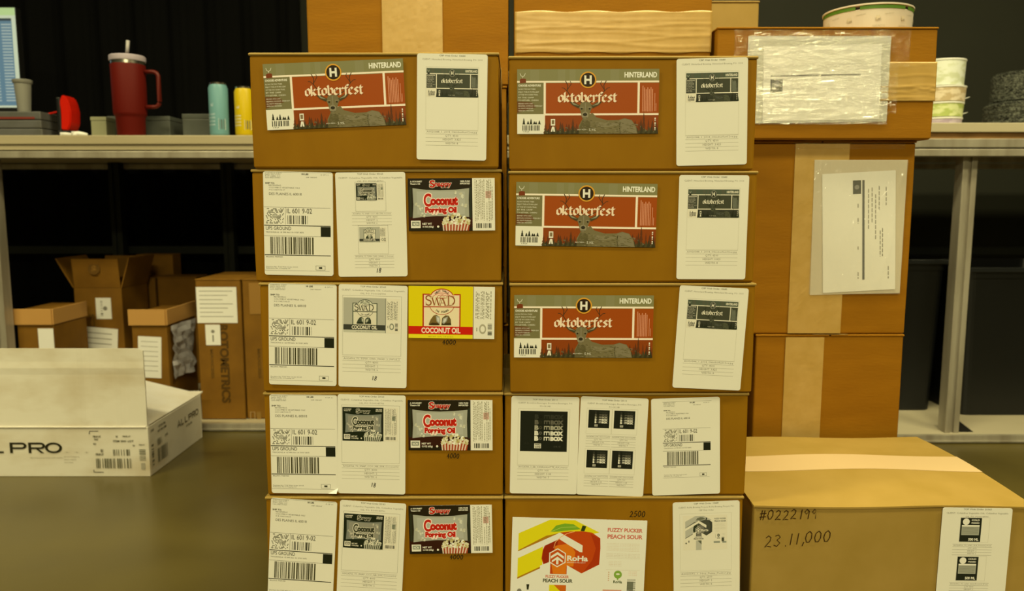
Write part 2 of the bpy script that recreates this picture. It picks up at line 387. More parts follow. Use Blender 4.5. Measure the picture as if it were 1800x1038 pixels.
def snappy(a):
    BK = (32, 24, 12); RD = (176, 28, 14)
    a.rect(0, 0, 452, 365, BK, 0); a.rect(0, 262, 452, 340, (48, 18, 10), 1)
    a.rect(8, 60, 24, 270, (40, 40, 26), 1); a.rect(432, 60, 446, 280, (38, 42, 30), 1)
    a.poly([(32, 68), (130, 80), (230, 83), (330, 80), (430, 70), (426, 150), (428, 270), (330, 264), (200, 262), (100, 268), (30, 276), (36, 180)], (152, 148, 108), 2)
    a.poly([(60, 90), (400, 92), (398, 250), (62, 252)], (162, 158, 118), 3)
    r = random.Random(9)
    for cx, cy in ((60, 175), (72, 195), (90, 215), (95, 250), (105, 262), (380, 130), (385, 185), (405, 190), (375, 110), (330, 100)):
        for _ in range(4): a.circle(cx+r.uniform(-9, 9), cy+r.uniform(-8, 8), r.uniform(5, 9), r.choice(((196, 190, 140), (180, 172, 120))), 4, 8)
    for c, k, L in ((WH, 'x', 5), (RD, 'b', 6)):
        a.text('S', 152, 62, 46, c, L, k=k, fit=38); a.text('nappy', 186, 54, 31, c, L, k=k, fit=118)
    a.text('EST 1940', 235, 70, 8, WH, 7, fit=55)
    for dx, dy in [(math.cos(t)*7, math.sin(t)*7) for t in [i*math.pi/5 for i in range(10)]]:
        a.text('C', 108+dx, 192+dy, 82, (226, 200, 150), 5, k='b', fit=56); a.text('oconut', 158+dx, 182+dy, 54, (226, 200, 150), 5, k='b', fit=188)
        a.text('Popping Oil', 118+dx, 236+dy, 34, (226, 200, 150), 5, k='b', fit=222)
    a.text('C', 108, 192, 82, RD, 8, k='b', fit=56); a.text('oconut', 158, 182, 54, RD, 8, k='x', fit=188); a.text('Popping Oil', 118, 236, 34, RD, 8, k='x', fit=222)
    a.poly([(232, 300), (250, 330), (258, 365), (425, 365), (436, 290)], (150, 60, 30), 9)
    for i in range(9): a.poly([(236+i*23, 300), (247+i*23, 300), (252+i*20, 365), (243+i*20, 365)], (206, 180, 130), 10)
    for i in range(95):
        u = r.uniform(0, 1); x = 240+u*192; y = 318-r.uniform(0, 72)*math.sin(math.pi*min(1, u*.8+.12))
        a.circle(x, y, r.uniform(6, 11), r.choice(((216, 206, 150), (200, 188, 126), (184, 168, 100), (222, 214, 165), (170, 148, 70))), 11, 8)
    tiny(a, ('A GOURMET', 'Theatre Oil'), 16, 27, 10, 16, WH, k='b'); a.text('100% PURE', 436, 27, 10, WH, 3, k='b', anc='r'); a.text('IMPORTED', 436, 43, 10, WH, 3, k='b', anc='r')
    a.rect(16, 294, 84, 346, WH, 3); a.rect(24, 302, 76, 330, (110, 112, 80), 4); a.text('NON', 30, 326, 18, WH, 5, k='b', fit=40)
    a.text('NET WT', 96, 322, 12, WH, 3, k='b'); a.text('15 OZ (425g)', 96, 342, 11, WH, 3, k='b', fit=80); a.circle(208, 336, 8, WH, 3, 12)
    a.rect(452, 0, 610, 365, WH, 1)
    for j, (x, y0, y1) in enumerate(((470, 10, 300), (480, 15, 300), (490, 40, 290), (500, 12, 250), (510, 10, 290), (520, 20, 292), (532, 10, 296), (552, 15, 140), (560, 20, 135), (552, 170, 300), (568, 10, 300), (580, 12, 120), (580, 160, 298), (590, 60, 290))):
        p = y0
        while p < y1:
            q = p+r.uniform(5, 18); a.rect(x, p, x+4, min(q, y1), (112, 104, 62), 3); p = q+r.uniform(3, 7)
    a.rect(545, 90, 585, 140, (190, 148, 108), 2)
    a.bars(478, 314, 585, 348, INK, 5, 3, 3.2)
def serifs(a, pts, wd, c, L):
    for x, y, hw in pts: a.rect(x-hw, y-wd/2, x+hw, y+wd/2, c, L)
def swadword(a, x, y, s, c, L):
    """serif letters S W A D; baseline y, big cap height s, total width ~ 3.6 s"""
    def arc(cx, cy, rx, ry, a0, a1, n=14): return [(cx+rx*math.cos(math.radians(a0+(a1-a0)*i/n)), cy+ry*math.sin(math.radians(a0+(a1-a0)*i/n))) for i in range(n+1)]
    t = .10*s
    a.stroke(arc(x+.36*s, y-.76*s, .25*s, .22*s, -40, -250)+arc(x+.36*s, y-.27*s, .27*s, .25*s, -60, 150), t*1.25, c, L)
    a.rect(x+.54*s, y-s, x+.575*s, y-.7*s, c, L); a.rect(x+.09*s, y-.34*s, x+.125*s, y, c, L)
    h = .76*s
    for p, q, wv in (((.74, h), (.98, 0), .12), ((.98, 0), (1.18, h), .05), ((1.18, h), (1.42, 0), .12), ((1.42, 0), (1.64, h), .05), ((1.56, 0), (1.82, h), .05), ((1.82, h), (2.1, 0), .12)):
        a.stroke([(x+p[0]*s, y-p[1]), (x+q[0]*s, y-q[1])], wv*s, c, L)
    a.rect(x+1.68*s, y-.28*s, x+1.98*s, y-.23*s, c, L)
    serifs(a, [(x+.74*s, y-h, .11*s), (x+1.18*s, y-h, .1*s), (x+1.64*s, y-h, .1*s), (x+1.56*s, y, .09*s), (x+2.1*s, y, .12*s)], .045*s, c, L)
    a.rect(x+2.36*s, y-s, x+2.48*s, y, c, L)
    a.stroke([(x+2.25*s, y-s+.025*s), (x+2.6*s, y-s+.025*s)]+arc(x+2.62*s, y-.5*s, .44*s, .475*s, -80, 80)+[(x+2.6*s, y-.025*s), (x+2.25*s, y-.025*s)], .07*s, c, L)
    a.stroke(arc(x+2.62*s, y-.5*s, .42*s, .42*s, -60, 60), .12*s, c, L)
def arctext(a, t, cx, cy, rad, a0, a1, h, c, L, inward=False, k='b'):
    n = len(t)
    for i, ch in enumerate(t):
        an = math.radians(a0+(a1-a0)*i/(n-1))
        a.text(ch, cx+rad*math.sin(an), cy-rad*math.cos(an) if not inward else cy+rad*math.cos(an), h, c, L, k=k, rot=math.degrees(an) if not inward else -math.degrees(an), anc='m')
def swad(a):
    YL = (206, 184, 8); R = (160, 50, 22); CR = (216, 196, 130)
    a.rect(0, 0, 463, 370, YL, 0); a.rect(0, 345, 463, 370, (214, 194, 30), 1)
    circ = [(240+88*math.cos(math.radians(t)), 84-68*math.sin(math.radians(t))) for t in range(20, 161, 10)]
    a.poly([(100, 54), (150, 54)]+circ[::-1]+[(330, 54), (375, 54), (375, 300), (100, 300)], R, 2)
    a.poly([(110, 62), (154, 62)]+[(240+(x-240)*.93, 84+(y-84)*.9) for x, y in circ[::-1]]+[(326, 62), (366, 62), (366, 300), (110, 300)], (226, 186, 130), 3)
    a.rect(118, 68, 358, 298, CR, 4)
    a.rect(108, 142, 368, 150, R, 5)
    low = [(240+88*math.cos(math.radians(t)), 132+68*math.sin(math.radians(t))) for t in range(15, 166, 10)]
    a.poly(low, CR, 6); a.stroke(low, 4, R, 7)
    a.stroke([(152, 70)]+[(240+70*math.cos(math.radians(t)), 92-44*math.sin(math.radians(t))) for t in range(160, 19, -10)]+[(328, 70)], 3, R, 6)
    arctext(a, 'WEST TABLE', 240, 96, 58, -42, 42, 12, (50, 44, 26), 8)
    arctext(a, 'IN TOWN', 240, 112, 78, -34, 34, 14, (50, 44, 26), 8, inward=True)
    a.stroke([(205, 78), (215, 64), (245, 60), (272, 68), (278, 80), (250, 88), (212, 84), (205, 78)], 3, R, 8); a.stroke([(220, 80), (240, 66), (262, 76), (240, 84)], 3, R, 8)
    swadword(a, 118, 136, 70, (134, 70, 30), 9)
    a.poly([(145, 270), (160, 235), (180, 208), (200, 202), (222, 215), (228, 250), (224, 276), (180, 278), (148, 276)], (110, 86, 40), 6)
    a.poly([(308, 275), (305, 235), (290, 208), (265, 205), (242, 225), (236, 276)], (96, 78, 40), 6)
    a.poly([(150, 270), (172, 258), (222, 262), (222, 276), (150, 276)], (60, 46, 20), 7); a.poly([(245, 262), (304, 258), (306, 275), (238, 276)], (58, 46, 22), 7)
    for p in ([(196, 210), (202, 250), (224, 270), (230, 240), (222, 212)], [(284, 214), (250, 226), (242, 256), (254, 268), (276, 245)]):
        a.poly(p, (150, 146, 108), 8); q = [(sum(v[0] for v in p)/5+(x-sum(v[0] for v in p)/5)*.55, sum(v[1] for v in p)/5+(y-sum(v[1] for v in p)/5)*.6) for x, y in p]; a.poly(q, (190, 184, 140), 9)
    a.rect(0, 285, 463, 341, (186, 26, 8), 10); a.text('COCONUT OIL', 92, 331, 35, (226, 200, 145), 12, fit=282, k='b')
    a.text('NET WT. 14 FL. OZ (414ml)', 232, 362, 8, (110, 96, 20), 3, fit=185, anc='m')
    a.rect(463, 0, 472, 370, (150, 128, 80), 1); a.rect(470, 0, 620, 370, WH, 2)
    r = random.Random(4)
    for x in (484, 494, 504, 520, 530, 540, 556, 566, 576, 590):
        p = 30+r.uniform(0, 20)
        while p < 225:
            q = p+r.uniform(5, 22); a.rect(x, p, x+5, min(q, 228), (112, 104, 66), 4); p = q+r.uniform(3, 12)
    a.bars(572, 262, 602, 345, INK, 8, 4, 3.5, vert=True)
    a.circle(535, 300, 26, (160, 150, 104), 3, 16, ry=36); a.circle(535, 300, 16, WH, 4, 12, ry=22); a.rect(490, 290, 496, 316, GREY, 3)
def roha(a):
    YL = (206, 190, 20); W2 = (214, 206, 156); OR = (176, 62, 14); DK = (140, 34, 8)
    a.rect(0, 0, 925, 640, W2, 0)
    a.poly([(45, 110), (260, 10), (430, 10), (600, 90), (560, 100), (320, 100), (190, 170), (45, 240)], YL, 2)
    a.poly([(45, 228), (235, 122), (330, 100), (320, 104), (45, 240)], (160, 110, 20), 3)
    a.poly([(45, 280), (215, 195), (215, 340), (45, 424)], YL, 2); a.poly([(45, 415), (215, 330), (215, 342), (45, 427)], (160, 110, 20), 3)
    hexp = [(330, 98), (400, 88), (480, 84), (550, 92), (608, 130), (612, 200), (608, 312), (490, 376), (480, 376), (385, 325), (385, 386), (268, 386), (268, 320), (225, 330), (208, 280), (215, 220), (240, 160)]
    a.poly(hexp, OR, 4)
    a.poly([(240, 175), (320, 150), (300, 260), (270, 300), (230, 320), (212, 280), (218, 225)], DK, 5)
    a.poly([(300, 190), (400, 170), (440, 230), (430, 330), (380, 330), (380, 384), (290, 384), (275, 300)], (204, 108, 20), 5)
    a.poly([(540, 100), (605, 132), (608, 310), (500, 368), (560, 280), (580, 200)], (158, 46, 10), 5)
    a.stroke([(290, 205), (300, 165), (340, 125), (380, 102), (430, 88)], 4, (222, 160, 80), 7)
    a.poly([(35, 240), (330, 98), (488, 182), (488, 230), (470, 228), (325, 142), (50, 280), (35, 282)], W2, 6)
    a.poly([(200, 330), (270, 300), (270, 388), (200, 400)], W2, 6); a.poly([(385, 322), (490, 378), (385, 400)], W2, 6)
    a.poly([(262, 95), (300, 50), (360, 34), (420, 38), (470, 70), (420, 78), (360, 84), (310, 92)], (110, 150, 34), 8); a.stroke([(262, 95), (340, 62), (440, 55)], 4, (160, 180, 60), 9)
    a.poly([(470, 82), (482, 44), (508, 50), (496, 84)], (40, 50, 22), 9)
    hx = lambda cx, cy, r: [(cx+r*math.cos(math.radians(60*i+30)), cy+r*math.sin(math.radians(60*i+30))) for i in range(6)]
    a.poly(hx(318, 272, 66), W2, 8); a.poly(hx(318, 272, 58), (180, 72, 14), 9)
    a.poly([(272, 262), (318, 232), (362, 262), (362, 280), (318, 250), (272, 280)], W2, 10); a.poly([(280, 292), (318, 264), (356, 292), (356, 306), (326, 286), (326, 318), (310, 318), (310, 286), (280, 306)], W2, 10)
    a.text('RoHa', 382, 290, 34, W2, 10, k='b', fit=145); a.text('BREWING PROJECT', 384, 306, 7, W2, 10, fit=130)
    a.text('FUZZY PUCKER', 655, 82, 24, (186, 92, 62), 4, k='b', fit=238); a.text('PEACH SOUR', 655, 128, 26, (186, 92, 62), 4, k='b', fit=240)
    r = random.Random(2)
    for i in range(6): a.text('an alcoholic fruited kettle sour beer, tart and fuzzy with peach notes', 655, 165+i*10, 5, (190, 160, 110), 4, fit=225)
    for i in range(3): a.text('brewed and canned with care in the valley mountain town', 655, 236+i*10, 5, (170, 140, 96), 4, fit=230)
    for i in range(4): a.text('contains: wheat, lactose', 672, 290+i*10, 5, (190, 160, 110), 4, fit=90)
    a.rect(655, 265, 890, 266, (170, 150, 104), 3); a.rect(655, 345, 890, 346, (170, 150, 104), 3)
    a.text('FUZZY PUCKER', 240, 412, 17, (190, 100, 60), 8, k='b', fit=160); a.text('PEACH SOUR', 222, 444, 23, (70, 70, 44), 8, k='b', fit=205)
    a.poly([(268, 462), (385, 462), (385, 640), (268, 640)], YL, 4); a.poly([(300, 462), (385, 462), (385, 540), (340, 500)], (190, 90, 20), 5)
    a.circle(740, 378, 28, (120, 150, 50), 5, 20); a.rect(735, 385, 745, 415, (120, 150, 50), 5); a.circle(740, 375, 14, W2, 6, 10, ry=6); a.text('RoHa', 740, 438, 18, (70, 80, 40), 5, k='b', anc='m')
    a.bars(806, 410, 865, 500, (96, 96, 64), 4, 5, 3, vert=True); a.rect(806, 425, 850, 490, (110, 110, 76), 4)
    for i in range(5): a.rect(673, 360+i*14, 681, 368+i*14, (190, 150, 100), 4)
    for i in range(3): a.text('16 FL OZ 473 ML', 812, 360+i*12, 6, (200, 150, 100), 4, fit=60)
    a.rect(640, 485, 770, 520, (196, 140, 96), 3); a.rect(820, 490, 905, 520, (196, 140, 96), 3)
    a.poly([(110, 462), (130, 462), (126, 500), (114, 500)], (40, 40, 24), 5); a.circle(62, 510, 16, GREY, 5, 12)
def boombox(a, lv=3):
    a.rect(0, 0, 330, 280, (24, 26, 20), 0)
    rows = [((44, 44, 34), 52), ((90, 84, 60), 90), ((150, 142, 100), 128), ((205, 196, 146), 166), ((214, 204, 152), 203)]
    for c, y in rows:
        a.text('B', 100, y, 27, c, 3, k='x', fit=26)
        a.circle(142, y-14, 11, tuple(int(v*.42) for v in c), 3, 14); a.circle(142, y-14, 5, (24, 26, 20), 4, 10)
        x = 166; a.rect(x, y-20, x+6, y, c, 3); a.rect(x, y-26, x+40, y-19, c, 3); a.rect(x+17, y-20, x+23, y, c, 3); a.rect(x+35, y-24, x+41, y, c, 3)
        a.text('BOX', 212, y, 25, c, 3, k='x', fit=84)
    a.rect(100, 225, 148, 258, (200, 190, 140), 3); a.text('HARD', 104, 238, 10, (30, 30, 20), 4, k='b', fit=40); a.text('COFFEE', 104, 254, 10, (30, 30, 20), 4, k='b', fit=40)
    a.text('12 FL OZ', 235, 250, 11, (76, 74, 54), 3, fit=50); a.text('A B', 30, 230, 14, (40, 40, 30), 3)
def spec(a, x0, x1, y, name, rows, dy=26, h=14):
    m = (x0+x1)/2
    a.rect(x0, y, x1, y+1.5, GREY, 1)
    a.text(name, m, y+h+3, h*.85, GREY, 2, anc='m', fit=(x1-x0)*.96)
    for i, t in enumerate(rows):
        a.rect(x0, y+dy*(i+1), x1, y+dy*(i+1)+1.5, GREY, 1); a.text(t, m, y+dy*(i+1)+h+4, h, GREY, 2, anc='m')
    a.rect(x0, y+dy*(len(rows)+1), x1, y+dy*(len(rows)+1)+1.5, GREY, 1)
def head(a, l1, ls, y=18):
    a.text(l1, a.W/2, y, 10.5, INK, 2, anc='m', k='n', fit=182)
    for i, (t, wv) in enumerate(ls): a.text(t, a.W/2, y+26+i*23, 11, GREY, 2, anc='m', fit=wv)
def oil_sheet(fn, W2, H2, name, four=True):
    a = Art(490, 727); head(a, 'TOP Web Order 20163', (('CLIENT: Columbus Vegetable Oils, Columbus Vegetable', 450), ('OIL, PO: PO00147701', 185)))
    a.frame(28, 76, 448, 500, 1.5, GREY)
    if fn: a.sub(fn, 34, 92, 400, 245, W2, H2)
    spec(a, 28, 448, 512, name, ('QTY: 4000', 'HEIGHT: 2', 'WIDTH: 6'))
    handwrite(a, '18', 236, 645, 30, 26, 5)
    return a
def two_sheet():
    a = Art(490, 727); head(a, 'TOP Web Order 20163', (('CLIENT: Columbus Vegetable Oils, Columbus Vegetable', 450), ('OIL, PO: PO00147701', 185)))
    a.frame(135, 66, 350, 270, 1.5, GREY); a.sub(snappy, 142, 76, 196, 118, 610, 365)
    spec(a, 108, 388, 276, 'A0024766_TS_SNAP_CCO_NB_5X4_Coconut', ('QTY: 4000', 'HEIGHT: 2', 'WIDTH: 6'), 22, 12)
    a.frame(148, 366, 360, 568, 1.5, GREY); a.sub(swad, 156, 378, 190, 108, 620, 370)
    spec(a, 118, 398, 575, 'A0024766_TS_TSFW_CWD_SWAD_2_Coconut', ('QTY: 4000', 'HEIGHT: 2', 'WIDTH: 6'), 22, 12)
    handwrite(a, '18', 264, 668, 30, 26, 5)
    return a
def hint_sheet():
    a = Art(490, 727); head(a, 'CBP Web Order 10680', (('CLIENT: Hinterland Brewing, Hinterland Brewing, PO: 1010', 420),))
    a.frame(62, 88, 430, 520, 1.5, (176, 166, 118)); a.sub(okto, 66, 98, 358, 196, 975, 445)
    spec(a, 62, 430, 522, 'A0020388_1_2014_Oktoberfest12oz.jpg', ('QTY: 4500', 'HEIGHT: 3.825', 'WIDTH: 8'))
    return a
def roha_sheet():
    a = Art(490, 727); head(a, 'CBP Web Order 10680', (('CLIENT: RoHa Brewing Project, RoHa Brewing Project, PO:', 410), ('CBP Web Order', 110)))
    a.frame(50, 84, 430, 500, 1.5, (176, 166, 118)); a.sub(roha, 74, 98, 325, 250, 925, 640)
    spec(a, 50, 430, 510, 'A0020372_1_16oz_Fuzzy_Pucker.jpg', ('QTY: 2500', 'HEIGHT: 5', 'WIDTH: 8'))
    return a
def boom_sheet():
    a = Art(490, 727); head(a, 'TOP Web Order 20111', (('CLIENT: Boombox Beverages, Boombox Beverages, PO:', 395), ('PO-OK-18B', 76)), 28)
    a.frame(52, 90, 425, 510, 1.5, (176, 166, 118)); a.sub(boombox, 68, 108, 340, 300, 330, 280, bw=False)
    spec(a, 52, 425, 514, 'A0024784_3_BB_VANILLALATTE_8L4_master', ('QTY: 900', 'HEIGHT: 5.38', 'WIDTH: 7'))
    return a
def boom4_sheet():
    a = Art(490, 727); head(a, 'TOP Web Order 20111', (('CLIENT: Boombox Beverages, Boombox Beverages, PO:', 395), ('PO-OK-18B', 76)), 28)
    for i, x in enumerate((60, 245)):
        for j, y in enumerate((90, 385)):
            a.frame(x-12, y-6, x+172, y+182, 1.5, (176, 166, 118)); a.sub(boombox, x+2, y+6, 152, 132, 330, 280, bw=False)
            spec(a, x-10, x+168, y+194, 'A0024784_L2W_CHOCOLATE', ('QTY: 900', 'HEIGHT: 5.38', 'WIDTH: 7'), 20, 10)
    return a
def ups(a0=None, small=False):
    a = Art(490, 727)
    def d(a):
        a.rect(0, 0, 480, 1.5, INK, 1)
        for i, t in enumerate(('SHIPPING DEPT', '(847) 555-0100', 'TOP LABEL CO', '1200 INDUSTRY')): a.text(t, 10, 12+i*11, 7.5, INK, 2, fit=110 if i else 120)
        a.text('18 LBS', 265, 18, 11, INK, 2, k='b', fit=52); a.text('4 OF 11', 402, 20, 9, INK, 2, fit=58); a.text('SHIP: WEIGHT', 298, 38, 7, INK, 2, fit=80)
        a.text('SHIP TO:', 12, 85, 10, INK, 2, k='b', fit=66)
        for i, (t, wv) in enumerate((('RECEIVING', 88), ('COLUMBUS VEGETABLE OILS', 220), ('30 E OAKTON ST', 115))): a.text(t, 36, 100+i*16, 9.5, INK, 2, fit=wv)
        a.text('DES PLAINES IL 60018', 36, 164, 17, INK, 2, k='n', fit=232)
        a.rect(0, 250, 470, 252, INK, 1); a.rect(150, 250, 152, 375, INK, 1)
        r = random.Random(5)                                     # the dotted shipping code with its bull's eye
        for i in range(15):
            for j in range(13):
                x = 16+i*8.6+(4 if j % 2 else 0); y = 262+j*8.6
                if math.hypot(x-78, y-313) > 20 and r.random() < .5: a.circle(x, y, 4.1, (74, 70, 46), 2, 6)
        for q, c in ((17, (84, 80, 52)), (13, WH), (9, (84, 80, 52)), (5, WH)): a.circle(78, 313, q, c, 3+(17-q)//4, 16)
        a.text('IL 601 9-02', 158, 292, 34, INK, 2, k='n', fit=182)
        a.bars(166, 308, 308, 370, INK, 3, 2, 3.6)
        a.rect(0, 378, 470, 384, INK, 1); a.text('UPS GROUND', 10, 414, 25, INK, 2, k='n', fit=182); a.text('TRACKING #: 1Z 999 AA1 01 9737 3075', 10, 434, 8, INK, 2, k='n', fit=270)
        a.rect(400, 386, 470, 458, (26, 28, 18), 2); a.rect(0, 456, 470, 458, INK, 1)
        a.bars(42, 464, 356, 588, (58, 54, 30), 6, 2, 3.4)
        a.rect(0, 592, 470, 598, INK, 1); a.text('BILLING: PREPAID', 10, 612, 8, INK, 2, fit=120)
        for i, (t, wv) in enumerate((('Purchase No: TOP Web Order 20163', 225), ('Reference No: 2 Popping Oil', 170))): a.text(t, 10, 684+i*11, 7, INK, 2, fit=wv)
        a.frame(362, 668, 430, 700, 2, INK); a.rect(385, 677, 408, 690, INK, 2); a.rect(0, 706, 460, 708, GREY, 1)
    if small: a.sub(d, 80, 26, 350, 570, 480, 708, bw=False, L=0)
    else: a.sub(d, 2, 4, 480, 710, 480, 727, bw=False, L=0)
    return a
def art_of(fn, W, H):
    a = Art(W, H); fn(a); return a

# ------------------------------------------------------------------ the room
for nm, b, m in (('floor', (-3.6, 3.6, -2.6, 3.3, -.06, 0), M['concrete']), ('ceiling', (-3.6, 3.6, -2.6, 3.3, 3.0, 3.06), M['ceiling']),
                 ('wall_back', (-3.6, 3.6, 3.3, 3.36, 0, 3.0), M['wall']), ('wall_front', (-3.6, 3.6, -2.66, -2.6, 0, 3.0), M['ceiling']),
                 ('wall_left', (-3.66, -3.6, -2.6, 3.3, 0, 3.0), M['wall']), ('wall_right', (3.6, 3.66, -2.6, 3.3, 0, 3.0), M['wall'])):
    box(nm, *b, m, kind='structure')
for i, (x, y, z, sx, sy, p) in enumerate(LIGHTS):  # fixture bodies, out of view, added to go with the lamps
    r = root('unseen_ceiling_light', (x, y, 3.0), label='unseen long white ceiling light above ' + ('the open floor just before the carton stacks', 'the front of the room, added to light the stack fronts', 'the floor left of the stacks, added to brighten the white box', 'the carton stacks, added to brighten carton tops', 'the floor right of the stacks')[i], cat='ceiling light', group='ceiling lights')
    bm = bmesh.new(); bx(bm, -sx/2-.04, sx/2+.04, -sy/2-.04, sy/2+.04, -.11, 0, .006)
    obj('housing', bm, M['white_card'], r)
    bm = bmesh.new(); bx(bm, -sx/2, sx/2, -sy/2, sy/2, -.118, -.1105); obj('diffuser', bm, M['paper'], r)

# ------------------------------------------------------------------ cartons
def carton(name, x0, x1, z0, z1, Y, dep, mat, label, cat='cardboard box', group=None, rz=0, seam='x', tape=True, tapes=(), seed=0, over=.0015, dent=.0012, tapew=.05, drop=True):
    """closed carton, front face on plane Y. local origin: bottom centre of the front face"""
    w_, h_ = x1-x0, z1-z0; r = root(name, ((x0+x1)/2, Y, z0), rz, label=label, cat=cat, group=group)
    rr = random.Random(seed); bm = bmesh.new(); rad = .0028; hb = h_-.0045; rings = []
    cor = [(-w_/2+rad, rad, 180), (w_/2-rad, rad, 270), (w_/2-rad, dep-rad, 0), (-w_/2+rad, dep-rad, 90)]
    jit = {}
    for zi, (z, ins) in enumerate(((0, .0025), (.003, 0), (h_*.33, -dent*.5), (h_*.66, -dent*.4), (hb-.002, 0), (hb, .0012))):
        ring = []
        for ci, (cx, cy, a0) in enumerate(cor):
            jx, jy = (rr.uniform(-dent, dent), rr.uniform(0, dent)) if zi in (0, 5) else (0, 0)
            for i in range(4):
                a = math.radians(a0+i*30); ring.append(bm.verts.new((cx+(rad-ins)*math.cos(a)+jx, cy+(rad-ins)*math.sin(a)+jy, z)))
        rings.append(ring)
    n = len(rings[0])
    for a, b in zip(rings, rings[1:]):
        for i in range(n): bm.faces.new((a[i], a[(i+1) % n], b[(i+1) % n], b[i]))
    bm.faces.new(rings[0][::-1]); bm.faces.new(rings[-1])
    obj('carton_body', bm, mat, r)
    zt0, zt1 = hb, h_-.0003
    halves = ((-w_/2-over, w_/2+over, -over, dep/2-.0012), (-w_/2-over, w_/2+over, dep/2+.0012, dep+over)) if seam == 'x' else ((-w_/2-over, -.0012, -over, dep+over), (.0012, w_/2+over, -over, dep+over))
    for hx0, hx1, hy0, hy1 in halves:
        bm = bmesh.new(); bx(bm, hx0, hx1, hy0, hy1, zt0, zt1, .0016); obj('top_flap', bm, M['card_pale'] if mat is M['card'] else mat, r)  # paler flaps on the stacks: top-edge highlight put into the colour
    if tape:
        bm = bmesh.new(); tw = tapew/2
        if seam == 'x':
            bx(bm, -w_/2-over-.0004, w_/2+over+.0004, dep/2-tw, dep/2+tw, zt1-.00005, zt1+.00025)
            for s in (-1, 1): bx(bm, *sorted((s*(w_/2+over*1), s*(w_/2+over+.0006))), dep/2-tw, dep/2+tw, h_-.055, zt1)
        else:
            bx(bm, -tw, tw, -over-.0004, dep+over+.0004, zt1-.00005, zt1+.00025)
            if drop: bx(bm, -tw, tw, -over-.0006, -over+.0004, h_-.055, zt1)
        obj('packing_tape', bm, M['tape'], r)
    r['_w'] = w_; del r['_w']
    for (ax0, ax1, az0, az1) in tapes:                            # strips on the front face, local x / z
        bm = bmesh.new(); nx, nz = max(2, int((ax1-ax0)/.006)), max(2, int((az1-az0)/.006)); g = []
        for j in range(nz+1):
            g.append([bm.verts.new((ax0+(ax1-ax0)*i/nx, -dent*.6-.0013-abs(rr.gauss(0, .00008)), az0+(az1-az0)*j/nz)) for i in range(nx+1)])
        for j in range(nz):
            for i in range(nx): bm.faces.new((g[j][i], g[j][i+1], g[j+1][i+1], g[j+1][i]))
        e = bmesh.ops.extrude_face_region(bm, geom=bm.faces[:])
        for v in [v for v in e['geom'] if isinstance(v, bmesh.types.BMVert)]: v.co.y += .0012
        obj('packing_tape', bm, M['tape'], r)
    return r
FOFF = .0017      # stickers sit this far in front of the face
def sticker(r, art, name, TL, TR, BL, Y, **k):
    """place artwork on the front face from its corners seen on plane Y"""
    L = [Vector((P(*p, Y)[0]-r.location.x, 0, P(*p, Y)[1]-r.location.z)) for p in (TL, TR, BL)]
    ux = (L[1]-L[0]); wd = ux.length; ux.normalize(); uz = Vector((ux.z, 0, -ux.x)); h = (L[2]-L[0]).length
    return art.build(name, r, L[0]+Vector((0, -k.pop('off', FOFF), 0)), ux, uz, wd, h, **k)
def scribble(r, t, px0, px1, py0, py1, Y, wd, rise=0, c=(20, 18, 14), adv=None, h=None, off=.0013):
    W, H = (px1-px0)*4, (py1-py0)*4; a = Art(W, H)
    hh = h*4 if h else H*.78; n = sum(.5 if ch in '.,' else .72 if ch == '1' else 1 for ch in t)
    handwrite(a, t, 2, (H-hh if rise else H*.1), hh, (adv*4 if adv else (W-6)/n), wd*4, c, rise=rise*4)
    return sticker(r, a, 'handwriting', (px0, py0), (px1, py0), (px0, py1), Y, paper=False, off=off)

YF = 1.13; DF = .30
rows_l = [(441.5, 876, 92, 292), (446, 881, 297, 490), (460, 883, 496, 687.5), (467, 883.5, 689, 870), (471, 883.5, 872, 1066)]
rows_r = [(895, 1328, 98, 294), (895, 1328, 300, 494), (897, 1325, 497, 688.5), (887.5, 1312, 689.5, 870), (888, 1303, 871.5, None)]
def column(rows, base_z, labels, mats, yj, group, seeds):
    out = []; zs = []
    for i, (a, b, t, bt) in enumerate(rows): zs.append(P(900, t-(0 if i else 0), YF+yj[i])[1])
    for i, (a, b, t, bt) in enumerate(rows):
        Y = YF+yj[i]; zt = zs[i]; zb = zs[i+1]+.0006 if i+1 < len(rows) else base_z
        mid = (t+(bt or t+195))/2
        x0 = P(a, mid, Y)[0]; x1 = P(b, mid, Y)[0]
        out.append(carton('shipping_carton', x0, x1, zb, zt, Y, DF, mats[i], labels[i], group=group, rz=math.radians(((i*37) % 5-2)*.12), seed=seeds+i))
    return out
zl5 = P(900, 1066, YF)[1]
Ljit = [0, .004, .002, .003, .001]; Rjit = [.003, .001, 0, .006, .004]
Lb = column(rows_l, zl5, ['brown carton with orange stag beer label, topmost of the left front stack',
    'brown carton with popping oil sticker and a sheet showing two small pictures, left stack',
    'brown carton with bright yellow and red coconut oil sticker in left front stack',
    'brown carton with black popping oil sticker directly under the yellow stickered carton',
    'brown carton with black popping oil sticker, lowest stickered one of the left stack'], [M['card']]*5, Ljit, 'stacked cartons in the left front column', 10)
Rb = column(rows_r, 0.0, ['brown carton with orange stag beer label, topmost of the right front stack',
    'brown carton with orange stag beer label, second from top in the right stack',
    'brown carton with orange stag beer label sitting on the carton with three white sheets',
    'brown carton with three white sheets side by side in the right front stack',
    'tall brown carton with peach sour beer label at the bottom of the right stack'], [M['card']]*5, Rjit, 'stacked cartons in the right front column', 30)
carton('shipping_carton', -.388, .0-.012, 0, zl5-.0006, 1.122, .34, M['card_pale'], 'plain wider brown carton at the very bottom of the left front stack', group='stacked cartons in the left front column', seed=60)

